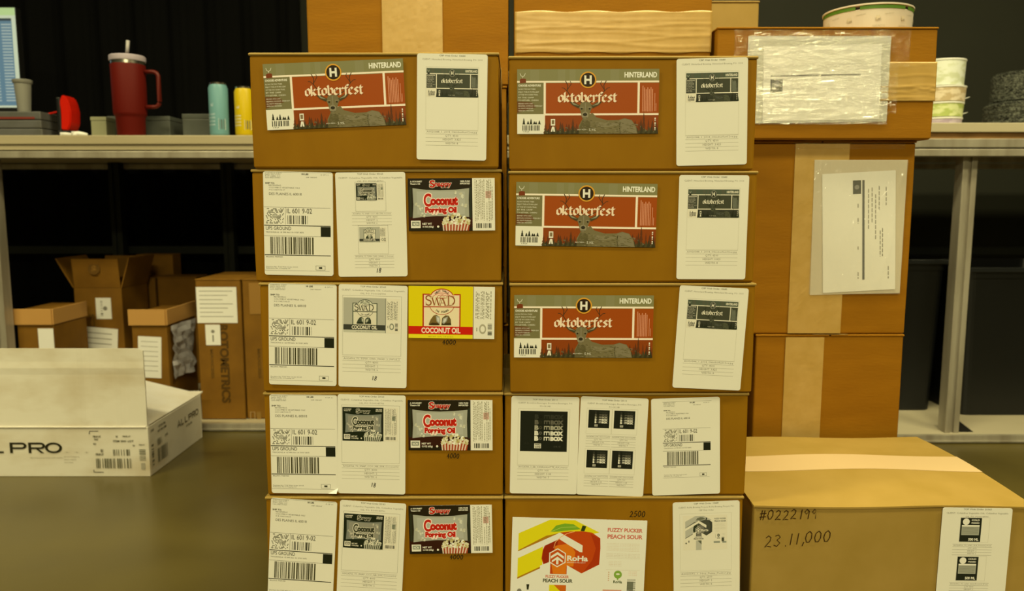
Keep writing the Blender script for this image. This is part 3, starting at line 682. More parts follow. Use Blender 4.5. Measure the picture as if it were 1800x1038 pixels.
YL = [YF+v for v in Ljit]; YR = [YF+v for v in Rjit]
OK = lambda: art_of(okto, 975, 445)
SN = lambda: art_of(snappy, 610, 365)
PMC = newmat('label_film', A(112, 104, 62), .4)
sticker(Lb[0], OK(), 'product_label', (462, 113), (708.5, 103), (469, 229), YL[0], pm=PMC)
sticker(Lb[0], hint_sheet(), 'order_sheet', (733.6, 94), (857.5, 96.5), (732.5, 280), YL[0])
sticker(Lb[1], ups(), 'shipping_label', (463, 300.5), (585.5, 303), (462.5, 482), YL[1])
sticker(Lb[1], two_sheet(), 'order_sheet', (589.5, 303), (712.5, 302), (594, 486), YL[1])
sticker(Lb[1], SN(), 'product_label', (717, 313.5), (869.5, 312.5), (717, 405.5), YL[1])
sticker(Lb[2], ups(), 'shipping_label', (472.7, 496.5), (592.5, 500), (472.7, 674), YL[2])
sticker(Lb[2], oil_sheet(swad, 620, 370, 'A0024766_TS_TSFW_CWD_SWAD_2_5W-ad_2'), 'order_sheet', (596, 498.5), (717, 502), (593.8, 678), YL[2])
sticker(Lb[2], art_of(swad, 620, 370), 'product_label', (718.5, 501.6), (870, 504), (718.5, 593), YL[2])
scribble(Lb[2], '4000', 777, 803, 596, 606, YL[2], 1.2)
def peel(u, v):
    t = max(0, (u+v)-1.86)/.14
    return .006*t*t
sticker(Lb[3], ups(), 'shipping_label', (474, 692), (593, 693.5), (479, 865), YL[3], cut=.045)
sticker(Lb[3], oil_sheet(snappy, 610, 365, 'A0024766_TS_SNAP_CCO_NB_5X4_CoconutOil'), 'order_sheet', (594, 691.5), (713.6, 694), (593.8, 865), YL[3], off=.0023)
sticker(Lb[3], SN(), 'product_label', (717, 702), (865.6, 702), (717, 790), YL[3])
scribble(Lb[3], '4000', 785, 809, 795, 806, YL[3], 1.2)
sticker(Lb[4], ups(), 'shipping_label', (477.4, 873), (593.5, 881), (475.5, 1048), YL[4])
sticker(Lb[4], oil_sheet(snappy, 610, 365, 'A0024766_TS_SNAP_CCO_NB_5X4_CoconutOil'), 'order_sheet', (598.4, 877), (714.5, 884), (590.6, 1054), YL[4])
sticker(Lb[4], SN(), 'product_label', (718, 887.5), (864.4, 885.5), (720, 972), YL[4])
scribble(Lb[4], '4000', 790, 816, 973, 983, YL[4], 1.2)
for i, q in enumerate((((909, 122), (1158.6, 121.3), (909, 235.5)), ((907.6, 319.4), (1155.5, 323), (906, 431)), ((904, 517.6), (1149, 518.6), (904, 627)))):
    sticker(Rb[i], OK(), 'product_label', *q, YR[i], pm=PMC)
for i, q in enumerate((((1188.7, 104), (1314, 101), (1192.3, 291.5)), ((1193.8, 307.4), (1316.5, 308), (1190.5, 490)), ((1194.8, 500.7), (1316, 506.6), (1181.6, 680)))):
    sticker(Rb[i], hint_sheet(), 'order_sheet', *q, YR[i])
sticker(Rb[3], boom_sheet(), 'order_sheet', (899, 695), (1018.5, 697), (895, 865.5), YR[3])
sticker(Rb[3], boom4_sheet(), 'order_sheet', (1021, 695.3), (1140, 699.5), (1014, 867.5), YR[3])
sticker(Rb[3], ups(small=True), 'shipping_label', (1144, 700), (1264.6, 696), (1147.6, 869.5), YR[3])
sticker(Rb[4], art_of(roha, 925, 640), 'product_label', (901, 907), (1137.6, 913.7), (893, 1068), YR[4], rad=.001)
sticker(Rb[4], roha_sheet(), 'order_sheet', (1182, 882), (1299.6, 878), (1182, 1057), YR[4])
scribble(Rb[4], '2500', 1106, 1136, 896, 909, YR[4], 1.3)

# big carton at the right
YB = 1.13; zb = P(1500, 887, YB)[1]; xb0 = P(1313, 890, YB)[0]; xb1 = .80
BB = carton('large_carton', xb0+.012, xb1, 0, zb, YB, .345, M['card_pale'], 'big carton with handwritten numbers and a domed taped top, right of the front stacks', seed=77, tape=False, dent=.002, over=.003)
for ch in list(BB.children):
    if ch.name.startswith('top_flap'): bpy.data.objects.remove(ch)
w_ = xb1-xb0-.012
def crown(x, y): return .010*math.sin(math.pi*min(1, max(0, y/.345)))*(1-.35*(2*x/w_)**2)+.0015*math.sin(x*19+y*9)
def sheet(name, x0, x1, y0, y1, lift, mat, parent, t=.003, n=24):
    bm = bmesh.new(); g = []
    for j in range(n+1):
        row = []
        for i in range(n+1):
            x, y = x0+(x1-x0)*i/n, y0+(y1-y0)*j/n
            row.append(bm.verts.new((x, y, zb-.0044+lift+crown(x, y))))
        g.append(row)
    for j in range(n):
        for i in range(n): bm.faces.new((g[j][i], g[j][i+1], g[j+1][i+1], g[j+1][i]))
    e = bmesh.ops.extrude_face_region(bm, geom=bm.faces[:])
    for v in [v for v in e['geom'] if isinstance(v, bmesh.types.BMVert)]: v.co.z += t
    return obj(name, bm, mat, parent, smooth=False)
sheet('top_flap', -w_/2-.002, w_/2+.002, -.002, .172, 0, M['card_pale'], BB)
sheet('top_flap', -w_/2-.002, w_/2+.002, .1735, .347, 0, M['card_pale'], BB)
sheet('packing_tape', -w_/2-.003, w_/2+.003, .135, .212, .0032, newmat('pale_tape', A(182, 150, 84), .5), BB, t=.0003)
def food_sheet():
    a = Art(450, 700); head(a, 'TOP Web Order 20163', (('CLIENT: Columbus Vegetable Oils, Columbus Vegetable', 400), ('OIL, PO: PO00147701', 150)), 14)
    for y in (66, 326):
        a.rect(122, y, 258, y+160, (30, 32, 24), 1); a.circle(158, y+26, 22, WH, 2); a.rect(132, y+55, 246, y+115, (150, 146, 106), 2)
        for i in range(6): a.stroke([(136, y+62+i*8), (240, y+66+i*8)], 3, (120, 116, 80), 3)
        a.rect(132, y+48, 246, y+58, WH, 2); a.text('COLD', 192, y+20, 10, WH, 2, k='b', fit=52); a.text('PRESSED', 192, y+38, 8, WH, 2, k='b', fit=52); a.text('500 ML', 180, y+152, 16, WH, 2, k='b', fit=66); a.frame(120, y-4, 310, y+164, 1.5, (184, 174, 126))
        spec(a, 82, 338, y+176, 'A0024766_TS_LMD_5L4_Pressed_front', ('QTY: 4000', 'HEIGHT: 2', 'WIDTH: 6'), 18, 9)
    return a
sticker(BB, food_sheet(), 'order_sheet', (1655.5, 890), (1778, 891.5), (1648.6, 1072), YB, off=.0028)
scribble(BB, '#0222199', 1334, 1434, 890, 912, YB, 1.5, h=17, adv=13.5, c=(44, 24, 10), off=.0026, rise=.25)
scribble(BB, '23.11,000', 1343, 1466, 920, 960, YB, 1.5, h=20, adv=16, c=(44, 24, 10), off=.0026, rise=1.3)

# ------------------------------------------------------------------ the cartons behind
YR2 = 1.505
def rear(x0p, x1p, mid, z0, z1, Y, dep, mat, label, tapes_px=(), seed=0, group='cartons stacked behind the front columns', **k):
    x0, x1 = P(x0p, mid, Y)[0], P(x1p, mid, Y)[0]; xc = (x0+x1)/2
    tp = []
    for a, b, t, bt in tapes_px:
        tp.append((max(x0+.0005, P(a, mid, Y)[0])-xc, min(x1-.0005, P(b, mid, Y)[0])-xc, (P(900, bt, Y)[1]-z0) if bt is not None else .002, (P(900, t, Y)[1]-z0) if t is not None else z1-z0-.006))
    return carton('brown_carton', x0, x1, z0, z1, Y, dep, mat, label, group=group, seed=seed, tapes=tp, **k)
zA = P(900, 587, YR2)[1]; zB = P(900, 247, YR2)[1]; zC = P(900, 47, YR2-.02)[1]
rear(1326, 1583, 680, 0, zA, YR2, .28, M['card_b'], 'plain brown carton under the one with the upright document pouch, behind the big carton', ((1377, 1444, None, 770),), 41, seam='y', tapew=.07, drop=False)
B2 = rear(1276, 1600, 415, zA+.0006, zB, YR2, .28, M['card_b'], 'brown carton with an upright clear document pouch, behind the right front stack', ((1391, 1485, None, 585),), 42, seam='y', tapew=.07, drop=False)
C2 = rear(1259, 1643, 146, zB+.0006, zC, YR2-.02, .28, M['card_b'], 'brown carton with a sideways clear document pouch, topmost of the right rear stack', (), 43, seam='x', tape=True)
zD = P(717, 150, YR2)[1]
D2 = rear(540, 893, 46, zD, zD+.40, YR2, .27, M['card_b'], 'tall brown carton with a wide upright tape strip behind the left front stack', ((672, 778, None, None),), 44, seam='y', tapew=.12, drop=False)
E2 = rear(904, 1250, 46, zD, zD+.42, YR2, .27, M['card_b'], 'brown carton with wrinkled sideways tape behind the right front stack', (), 45, seam='x')
rear(541, 892, 300, 0, zD/2-.0005, YR2+.004, .27, M['card_b'], 'plain brown carton on the floor directly behind the left front stack', (), 46)
rear(538, 890, 300, zD/2, zD-.0005, YR2+.002, .27, M['card_b'], 'plain brown carton under the one with wide upright tape, behind left front stack', (), 47)
rear(900, 1243, 300, 0, zD/2-.0005, YR2+.004, .27, M['card_b'], 'plain brown carton on the floor directly behind the right front stack', (), 48)
rear(898, 1242, 300, zD/2, zD-.0005, YR2+.002, .27, M['card_b'], 'plain brown carton under the wrinkled tape one, behind right front stack', (), 49)
F2z = P(1300, 1, 1.83)[1]
rear(1040, 1333, 46, F2z/2, F2z, 1.83, .26, M['card_pale'], 'brown carton peeking out behind the taped carton, left of the white tub', (), 50)
rear(1042, 1330, 46, 0, F2z/2-.0006, 1.832, .26, M['card_pale'], 'plain brown carton on the floor, farthest back, under the peeking carton', (), 51)

# wrinkled tape on E, C
def wrinkled(r, Y, px0, px1, py0, py1, mat, name='packing_tape', amp=.0016, off=.0018, horiz=True, seed=1, nx=90, nz=30, extra=None, t=.0004, thick=False, edge=0):
    X0, Z1 = P(px0, py0, Y); X1, Z0 = P(px1, py1, Y); lx, lz = r.location.x, r.location.z
    rr = random.Random(seed); cr = []
    for _ in range(9): cr.append((rr.uniform(0, 1), rr.uniform(-.25, .25), rr.uniform(.012, .035), rr.uniform(.3, 1)))
    bm = bmesh.new(); g = []
    for j in range(nz+1):
        row = []
        for i in range(nx+1):
            u, v = i/nx, j/nz; d = 0
            for c0, sl, wv, am in cr:
                q = (v if horiz else u)-(c0+sl*((u if horiz else v)-.5)+.03*math.sin(9*(u if horiz else v)+c0*20)); d += am*math.exp(-(q/wv)**2)
            if extra: d += extra(u, v)
            eu = edge*math.sin(u*23+seed)*.001 if j in (0, nz) else 0
            row.append(bm.verts.new((X0-lx+(X1-X0)*u, -off-amp*d, Z0-lz+(Z1-Z0)*v+eu)))
        g.append(row)
    for j in range(nz):
        for i in range(nx): bm.faces.new((g[j][i], g[j][i+1], g[j+1][i+1], g[j+1][i]))
    if t:
        e = bmesh.ops.extrude_face_region(bm, geom=bm.faces[:])
        for v in [v for v in e['geom'] if isinstance(v, bmesh.types.BMVert)]: v.co.y += t
    return obj(name, bm, mat, r, smooth=True)
wrinkled(E2, YR2, 905, 1249.5, 20, 93, M['tape'], seed=5, edge=1.5, amp=.0005)
wrinkled(C2, YR2-.02, 1480, 1642.5, 109, 178, M['tape'], seed=8, amp=.0007)
def fan(u, v): return 2.2*math.exp(-((v-.42+.25*(u-.1))/.05)**2)*max(0, 1-u*1.1)+1.8*math.exp(-((v-.62)/.03)**2)*max(0, 1-u*1.3)
# clear pouches
def mkfilm(name, milk, gloss, bump, sc=(14, 1, 70), rough=.1):
    m = bpy.data.materials.new(name); m.use_nodes = True; nt = m.node_tree; nt.nodes.clear(); N = nt.nodes.new; Lk = nt.links.new
    out = N('ShaderNodeOutputMaterial'); tr = N('ShaderNodeBsdfTransparent'); di = N('ShaderNodeBsdfDiffuse'); gl = N('ShaderNodeBsdfGlossy')
    di.inputs[0].default_value = (.8, .8, .78, 1); gl.inputs['Roughness'].default_value = rough
    m1 = N('ShaderNodeMixShader'); m2 = N('ShaderNodeMixShader'); m1.inputs[0].default_value = milk; m2.inputs[0].default_value = gloss
    Lk(tr.outputs[0], m1.inputs[1]); Lk(di.outputs[0], m1.inputs[2]); Lk(m1.outputs[0], m2.inputs[1]); Lk(gl.outputs[0], m2.inputs[2]); Lk(m2.outputs[0], out.inputs[0])
    tc = N('ShaderNodeTexCoord'); mp = N('ShaderNodeMapping'); mp.inputs['Scale'].default_value = sc; mp.inputs['Rotation'].default_value = (0, .15, 0)
    ns = N('ShaderNodeTexNoise'); ns.inputs['Scale'].default_value = 1; ns.inputs['Detail'].default_value = 4; ns.inputs['Distortion'].default_value = 1.6
    bp = N('ShaderNodeBump'); bp.inputs['Strength'].default_value = 1.0; bp.inputs['Distance'].default_value = bump
    Lk(tc.outputs['Object'], mp.inputs[0]); Lk(mp.outputs[0], ns.inputs['Vector']); Lk(ns.outputs['Fac'], bp.inputs['Height']); Lk(bp.outputs[0], gl.inputs['Normal'])
    return m
film = mkfilm('clear_film', .10, .13, .018); film2 = mkfilm('clear_film_smooth', .12, .06, .004, (40, 1, 30)); film3 = mkfilm('clear_tape', .01, .07, .030, (16, 1, 60))
wrinkled(C2, YR2-.02, 1290, 1595, 53, 118, film3, 'clear_tape', amp=.002, off=.0058, seed=31, t=0, extra=None)
wrinkled(C2, YR2-.02, 1335, 1572, 112, 200, film3, 'clear_tape', amp=.002, off=.0060, seed=32, t=0)
def slipart(rot=False):
    a = Art(260, 170)
    return a
a = Art(230, 150)      # folded packing slip, sideways pouch
a.rect(14, 58, 190, 61, (120, 114, 84), 1); a.rect(14, 66, 38, 96, (70, 68, 52), 1); a.circle(26, 76, 6, (120, 114, 84), 2); a.rect(18, 84, 34, 92, (40, 40, 30), 2)
for i in range(8): a.text('Order 20163 item qty', 58+(i % 4)*34, 72+(i//4)*16, 2.6, GREY, 2, fit=14)
s1 = a
poC = wrinkled(C2, YR2-.02, 1316, 1557, 62, 219, film, 'document_pouch', amp=.0028, off=.0034, seed=12, t=0, nx=110, nz=60)
bm = bmesh.new(); X0, Z1 = P(1315, 64, YR2-.02); X1, Z0 = P(1557, 217, YR2-.02); lx, lz = C2.location.x, C2.location.z
vs = [bm.verts.new(v) for v in ((X0-lx, -.0022, Z0-lz), (X1-lx, -.0022, Z0-lz+.004), (X1-lx, -.0022, Z1-lz), (X0-lx, -.0022, Z1-lz))]; bm.faces.new(vs)
e = bmesh.ops.extrude_face_region(bm, geom=bm.faces[:])
for v in [v for v in e['geom'] if isinstance(v, bmesh.types.BMVert)]: v.co.y += .0003
obj('pouch_backing', bm, newmat('pouch_plastic', (.55, .55, .50), .3), C2)
sticker(C2, s1, 'packing_slip', (1342, 82), (1549, 78), (1347, 213), YR2-.02, off=.0027, rad=.001)
# upright pouch on B
a = Art(125, 210)
a.rect(68, 14, 72, 190, (70, 68, 54), 1); a.rect(52, 14, 66, 38, (50, 50, 38), 1); a.circle(59, 26, 4, (120, 114, 84), 2)
for i, (x, y0, y1) in enumerate(((78, 30, 100), (84, 28, 90), (90, 40, 120), (96, 26, 70), (102, 100, 150), (108, 28, 60), (60, 55, 62), (60, 80, 90), (60, 130, 136), (98, 104, 150), (112, 168, 190), (60, 176, 188))):
    p = y0
    while p < y1: a.rect(x, p, x+1.6, min(p+7, y1), GREY, 2); p += 9
sticker(B2, a, 'packing_slip', (1444, 306), (1573, 299), (1449, 514), YR2, off=.0034, rad=.001)
bm = bmesh.new(); X0, Z1 = P(1431, 281, YR2); X1, Z0 = P(1580, 517, YR2); lx, lz = B2.location.x, B2.location.z
vs = [bm.verts.new(v) for v in ((X0-lx+.003, -.0028, Z0-lz-.001), (X1-lx, -.0028, Z0-lz+.003), (X1-lx, -.0028, Z1-lz), (X0-lx, -.0028, Z1-lz))]; bm.faces.new(vs)
e = bmesh.ops.extrude_face_region(bm, geom=bm.faces[:])
for v in [v for v in e['geom'] if isinstance(v, bmesh.types.BMVert)]: v.co.y += .0004
obj('pouch_backing', bm, newmat('pouch_plastic_dull', A(185, 168, 112), .3), B2)
wrinkled(B2, YR2, 1431, 1580, 281, 516, film2, 'document_pouch', amp=.0012, off=.0040, horiz=False, seed=15, t=0, nx=50, nz=80)
wrinkled(B2, YR2, 1395, 1590, 250.5, 262, film3, 'clear_tape', amp=.002, off=.0024, seed=33, t=0, nz=8)

# white tub with green rim on top of C
Xt, _ = P(1532, 40, 1.60); rt = root('paper_tub', (Xt, 1.62, zC+.0003), label='big white printed paper tub with a green rim band on top of the rear carton', cat='tub')
R0 = .0835; zt = P(1530, 4, 1.537)[1]-zC-.0003; M['tubp'] = noisy('tub_paper', A(196, 180, 128), A(186, 168, 116), 6, .5)
lathe('tub_wall', [(R0*.985, 0), (R0, zt-.012), (R0, zt-.010)], M['tubp'], rt, 64)
lathe('rim', [(R0+.0006, zt-.0035), (R0+.0022, zt-.003), (R0+.0022, zt), (R0-.002, zt), (R0-.004, zt-.004)], M['tubp'], rt, 64)
bm = bmesh.new()
for i in range(64):
    if i % 12 == 5: continue
    a0, a1 = 2*math.pi*i/64, 2*math.pi*(i+1)/64; r_ = R0+.0007
    bm.faces.new([bm.verts.new((r_*math.cos(q), r_*math.sin(q), z)) for q, z in ((a0, zt-.0105), (a1, zt-.0105), (a1, zt-.004), (a0, zt-.004))])
obj('green_band', bm, newmat('green_print', A(78, 112, 30), .5), rt, label='green printed band')
a = Art(1280, 60); r = random.Random(1)
for i in range(10):
    x = i*128; a.circle(x+20, 22, 7, (186, 168, 112), 1, 8); a.circle(x+30, 20, 5, (186, 168, 112), 1, 8); a.text('Fresh', x+14, 30, 8, (150, 134, 84), 2); a.text('compostable bowl', x+55, 14, 4, (160, 146, 96), 2, rot=-3); a.text('PLEASE RECYCLE', x+2, 46, 5, (156, 142, 92), 2); a.text('paper soup tub large', x-2, 54, 4, (160, 146, 96), 2)
def cyl(R, z1, hh):
    def f(x, y, off):
        q = -math.pi+x/1280*2*math.pi
        return Vector(((R+off)*math.cos(q), (R+off)*math.sin(q), z1-y/60*hh))
    return f
bmo = a.build('print', rt, (0, 0, 0), (1, 0, 0), (0, 0, -1), 1, 1, paper=False, map3=cyl(R0+.0002, zt-.012, zt-.014))

# ------------------------------------------------------------------ workbenches
def bench(name, x0, x1, Y, dep, top, mt, label, white):
    r = root(name, ((x0+x1)/2, Y, 0), label=label, cat='workbench'); cx = (x0+x1)/2
    bm = bmesh.new(); bx(bm, x0-cx, x1-cx, 0, dep, top-.026, top, .002); obj('worktop', bm, mt, r)
    a0, a1 = x0-cx, x1-cx
    if white:
        bm = bmesh.new(); bx(bm, a0, a1, .012, dep-.02, top-.043, top-.0262); obj('subtop', bm, M['wood'], r)
        hs = ((top-.068, top-.0432), (top-.092, top-.072)); lo = ((.0, .020),)
    else:
        bm = bmesh.new(); bx(bm, a0, a1, .006, dep-.02, top-.042, top-.0262); obj('edge_strip', bm, mt, r); hs = ((top-.066, top-.046),); lo = ((.0, .022),)
    for z0, z1 in hs:
        bm = bmesh.new(); bx(bm, a0, a1, .004, .034, z0, z1, .0015); bx(bm, a0, a1, dep-.05, dep-.02, z0, z1, .0015); obj('rail', bm, M['alu'], r)
    bm = bmesh.new(); bx(bm, a0, a1, 0.012, dep, .006, .020, .001); obj('lower_shelf', bm, M['bench_w'] if white else M['bench'], r)
    bm = bmesh.new(); bx(bm, a0, a1, 0, .0115, 0, .024, .001); bx(bm, a0, a1, -.006, -.0002, .004, .009, .001); obj('shelf_edge', bm, M['alu'], r)
    return r, cx
def post(r, x, y, z0, z1, mat=None, wd=.041):
    bm = bmesh.new(); t = wd*.38
    bx(bm, x-wd/2, x-wd/2+t, y, y+wd, z0, z1, .001); bx(bm, x+wd/2-t, x+wd/2, y, y+wd, z0, z1, .001); bx(bm, x-wd/2+t, x+wd/2-t, y+.008, y+wd-.008, z0, z1)
    return obj('leg', bm, mat or M['alu'], r)
LT = P(300, 237.5, 2.31)[1]; RT = P(1700, 215.5, 2.19)[1]
bl, cl = bench('workbench', -2.2, .10, 2.31, .80, LT, M['bench'], 'workbench with beige top carrying the red tumbler, left of the stacks', False)
br, cr_ = bench('workbench', .22, 2.5, 2.19, .86, RT, M['bench_w'], 'workbench with white top carrying paper tubs, right of the stacks', True)
for x in (-1.585, .04): post(bl, x-cl, .034, .0205, LT-.0425)
for x in (-1.545, -1.13+.02, .04): post(bl, x-cl, .70, .0205, LT-.0425, M['alu_shaded'])
xp = P(1685, 520, 2.24)[0]
for x in (.30, xp, 2.4): post(br, x-cr_, .036, .0205, RT-.0435)
for x in (.30, xp+.02, 2.4): post(br, x-cr_, .76, .0205, RT-.0435, M['alu_shaded'])
bm = bmesh.new(); bx(bm, -2.1-cl, .05-cl, .755, .775, .50, .53); obj('back_rail', bm, M['alu_shaded'], bl)
bm = bmesh.new(); bx(bm, .3-cr_, 2.4-cr_, .825, .845, .50, .53); obj('back_rail', bm, M['alu_shaded'], br)
bm = bmesh.new(); f_ = [bm.verts.new(v) for v in ((xp+.024-cr_, .045, .0205), (xp+.07-cr_, .045, .0205), (xp+.024-cr_, .045, .055))]; bm.faces.new(f_)
e = bmesh.ops.extrude_face_region(bm, geom=bm.faces[:])
for v in [v for v in e['geom'] if isinstance(v, bmesh.types.BMVert)]: v.co.y += .03
obj('foot_bracket', bm, M['black'], br)
# black curtain behind the left bench
xs = P(526, 46, 3.15)[0]
bm = bmesh.new(); N = 160; g = []
for j, z in enumerate((0.02, 1.2, 2.6)):
    g.append([bm.verts.new((-2.9+(xs+2.9)*i/N, 3.17+.018*math.sin(i*.55)+.008*math.sin(i*1.7+j), z)) for i in range(N+1)])
for j in range(2):
    for i in range(N): bm.faces.new((g[j][i], g[j][i+1], g[j+1][i+1], g[j+1][i]))
e = bmesh.ops.extrude_face_region(bm, geom=bm.faces[:])
for v in [v for v in e['geom'] if isinstance(v, bmesh.types.BMVert)]: v.co.y += .003
rc = root('black_curtain', ((xs-2.9)/2, 3.17, 0), label='black curtain hanging behind the left workbench', cat='curtain')
cu = obj('curtain_cloth', bm, M['black_cloth'], None, smooth=True); cu.parent = rc; cu.location = -rc.location
bm = bmesh.new(); tube(bm, [(-3.0, 3.18, 2.62), (xs+.05, 3.18, 2.62)], .014); o = obj('curtain_rod', bm, M['black'], rc); o.location = -rc.location
for x in (-2.95, xs-.0):
    bm = bmesh.new(); bx(bm, x-.01, x+.01, 3.18, 3.3, 2.60, 2.64); o = obj('rod_bracket', bm, M['black'], rc); o.location = -rc.location

# ------------------------------------------------------------------ things on the left bench
def at(px, Y): return P(px, 237, Y)[0]
# monitor
YM = 2.62; mx1 = P(33, 100, YM)[0]; mz1 = P(20, 12, YM)[1]; mz0 = P(20, 190, YM)[1]; mx0 = mx1-.50; mc = (mx0+mx1)/2
mr = root('computer_monitor', (mc, YM, LT), label='computer monitor showing a spreadsheet with blue rows, far left of the bench', cat='monitor')
o = box('casing', mx0-mc, mx1-mc, 0, .03, mz0-LT-.02, mz1-LT, M['black'], mr, .003)
bm = bmesh.new(); bx(bm, -.03, .03, .03, .05, .01, mz1-LT-.1); bx(bm, -.03, .03, .031, .09, .0, .012); obj('stand', bm, M['black'], mr)
box('stand_foot', -.11, .11, -.03, .13, 0, .008, M['black'], mr, .003)
def emat(name, c, st):
    m = bpy.data.materials.new(name); m.use_nodes = True; b = m.node_tree.nodes['Principled BSDF']
    b.inputs['Base Color'].default_value = (.01, .01, .01, 1); b.inputs['Emission Color'].default_value = (lin(c[0]), lin(c[1]), lin(c[2]), 1); b.inputs['Emission Strength'].default_value = st; return m
em = [emat('screen_white', (214, 226, 190), 1), emat('screen_green', (196, 226, 150), 1), emat('screen_blue', (96, 134, 150), 1), emat('screen_cell', (176, 194, 184), 1), emat('screen_dark', (40, 60, 66), 1)]
bm = bmesh.new(); sx0, sx1, sz0, sz1 = mx0-mc+.01, mx1-mc-.002, mz0-LT+.002, mz1-LT-.003; H_ = sz1-sz0
bx(bm, sx0, sx1, -.0012, 0, sz0, sz1, 0, 0); bx(bm, sx0, sx1, -.0016, -.0012, sz1-H_*.075, sz1, 0, 1); bx(bm, sx0, sx1-.013, -.0016, -.0012, sz0+H_*.02, sz1-H_*.13, 0, 2)
bx(bm, sx0, sx1-.013, -.0018, -.0016, sz1-H_*.13, sz1-H_*.105, 0, 4)
for i in range(26):
    z = sz1-H_*.16-i*H_*.0305
    for x in (.052, .10, .15, .2, .26, .33, .4): bx(bm, sx1-x+.004, sx1-x+.036, -.0019, -.0016, z-.0042, z, 0, 3)
obj('screen', bm, em, mr)
# plastic cup + grey tray beneath
xk = P(50, 218, 2.42)[0]
tr = root('grey_tray', (P(30, 218, 2.42)[0], 2.36, LT), label='low grey paper tray on the bench under the clear cup', cat='tray')
xa0, xa1 = P(-60, 218, 2.42)[0]-tr.location.x, P(94, 218, 2.42)[0]-tr.location.x; th = P(30, 197, 2.38)[1]-LT
greyp = noisy('grey_plastic', A(84, 80, 62), A(66, 62, 46), 8, .5)
bm = bmesh.new()
for z0, z1 in ((0, th*.32), (th*.34, th*.66), (th*.68, th)): bx(bm, xa0+.003*(z0 > 0), xa1-.002*(z0 > 0), 0, .20, z0, z1, .003)
obj('tray_stack', bm, greyp, tr)
box('red_strip', xa0+.01, xa1-.02, -.002, .0, th*.70, th*.78, newmat('dull_red', A(110, 40, 30), .5), tr)
cup = root('plastic_cup', (P(50, 197, 2.47)[0], 2.45, LT+th), label='translucent plastic cup standing on the grey tray beside the monitor', cat='cup')
frost = newmat('frosted_plastic', A(150, 142, 100), .3); frost.node_tree.nodes['Principled BSDF'].inputs['Transmission Weight'].default_value = .35
ch_ = P(50, 140, 2.45)[1]-(LT+th)
lathe('cup_body', [(.0, 0), (.017, 0), (.018, .004), (.024, ch_-.012), (.0225, ch_-.012), (.016, .006), (0, .006)], frost, cup, 32)
lathe('cup_lid', [(.0255, ch_-.012), (.0275, ch_-.010), (.0285, ch_-.002), (.025, ch_), (0, ch_-.001)], frost, cup, 32)
# red tape gun
tg = root('tape_gun', (P(121, 230, 2.40)[0], 2.38, LT), label='red handheld tape dispenser on the bench between the tray and the tumbler', cat='tape dispenser')
redp = newmat('red_plastic', A(176, 22, 8), .3); hh = P(118, 166, 2.38)[1]-LT
bm = bmesh.new(); pts = [(-.012, .022), (-.010, hh*.55), (-.012, hh*.85), (-.004, hh), (.008, hh*.96), (.016, hh*.82), (.021, hh*.6), (.018, hh*.32), (.008, .02)]
f_ = [bm.verts.new((x, 0, z)) for x, z in pts]; bm.faces.new(f_); e = bmesh.ops.extrude_face_region(bm, geom=bm.faces[:])
for v in [v for v in e['geom'] if isinstance(v, bmesh.types.BMVert)]: v.co.y += .055
bmesh.ops.bevel(bm, geom=bm.edges[:], offset=.003, segments=2, affect='EDGES'); obj('shell', bm, redp, tg)
bm = bmesh.new(); bx(bm, -.026, -.0125, .005, .05, .01, hh*.95, .004); obj('tape_roll', bm, M['black'], tg)
bm = bmesh.new(); bx(bm, -.024, .02, .0, .056, 0, .02, .003); obj('base_plate', bm, M['black'], tg)
bm = bmesh.new(); tube(bm, [(-.024, .03, hh*.64), (-.05, .03, hh*.60), (-.075, .03, hh*.56)], .003); obj('lever', bm, redp, tg)
# white mouse-like bit and cable
cd = root('white_cable', (P(125, 232, 2.34)[0], 2.345, LT), label='short white cable with plug lying on the bench edge by the tape dispenser', cat='cable')
bm = bmesh.new(); tube(bm, [(-.035, 0, .006), (-.02, .004, .007), (.0, 0, .005), (.015, -.004, .006)], [.006, .005, .004, .005]); tube(bm, [(0, .0, .008), (.02, .002, .008), (.045, 0, .005)], [.007, .007, .004]); obj('cable_and_plug', bm, M['paper'], cd, smooth=True)
# low dark metal boxes
def low(px0, px1, pyt, Y, dep, mat, name, label, cat='box', strip=None):
    x0, x1 = P(px0, 225, Y)[0], P(px1, 225, Y)[0]; h = P(px0, pyt, Y)[1]-LT; r = root(name, ((x0+x1)/2, Y, LT), label=label, cat=cat)
    bm = bmesh.new(); w2 = (x1-x0)/2; bx(bm, -w2, w2, 0, dep, 0, h*.8, .002); obj('case', bm, mat, r)
    bm = bmesh.new(); bx(bm, -w2-.001, w2+.001, -.001, dep+.001, h*.8+.0003, h, .002); obj('lid', bm, mat, r)
    return r
g2 = noisy('grey_metal', A(70, 70, 52), A(58, 58, 44), 12, .45, .02, 60)
low(160, 187, 205, 2.385, .10, newmat('olive_box', A(128, 122, 72), .5), 'small_case', 'small olive printed box left of the red tumbler', 'small box')
low(189, 299, 204, 2.44, .12, g2, 'metal_case', 'long low grey metal case behind the red tumbler', 'metal case')
low(321, 371, 200, 2.44, .12, g2, 'metal_case', 'short low grey metal case behind the teal can', 'metal case')
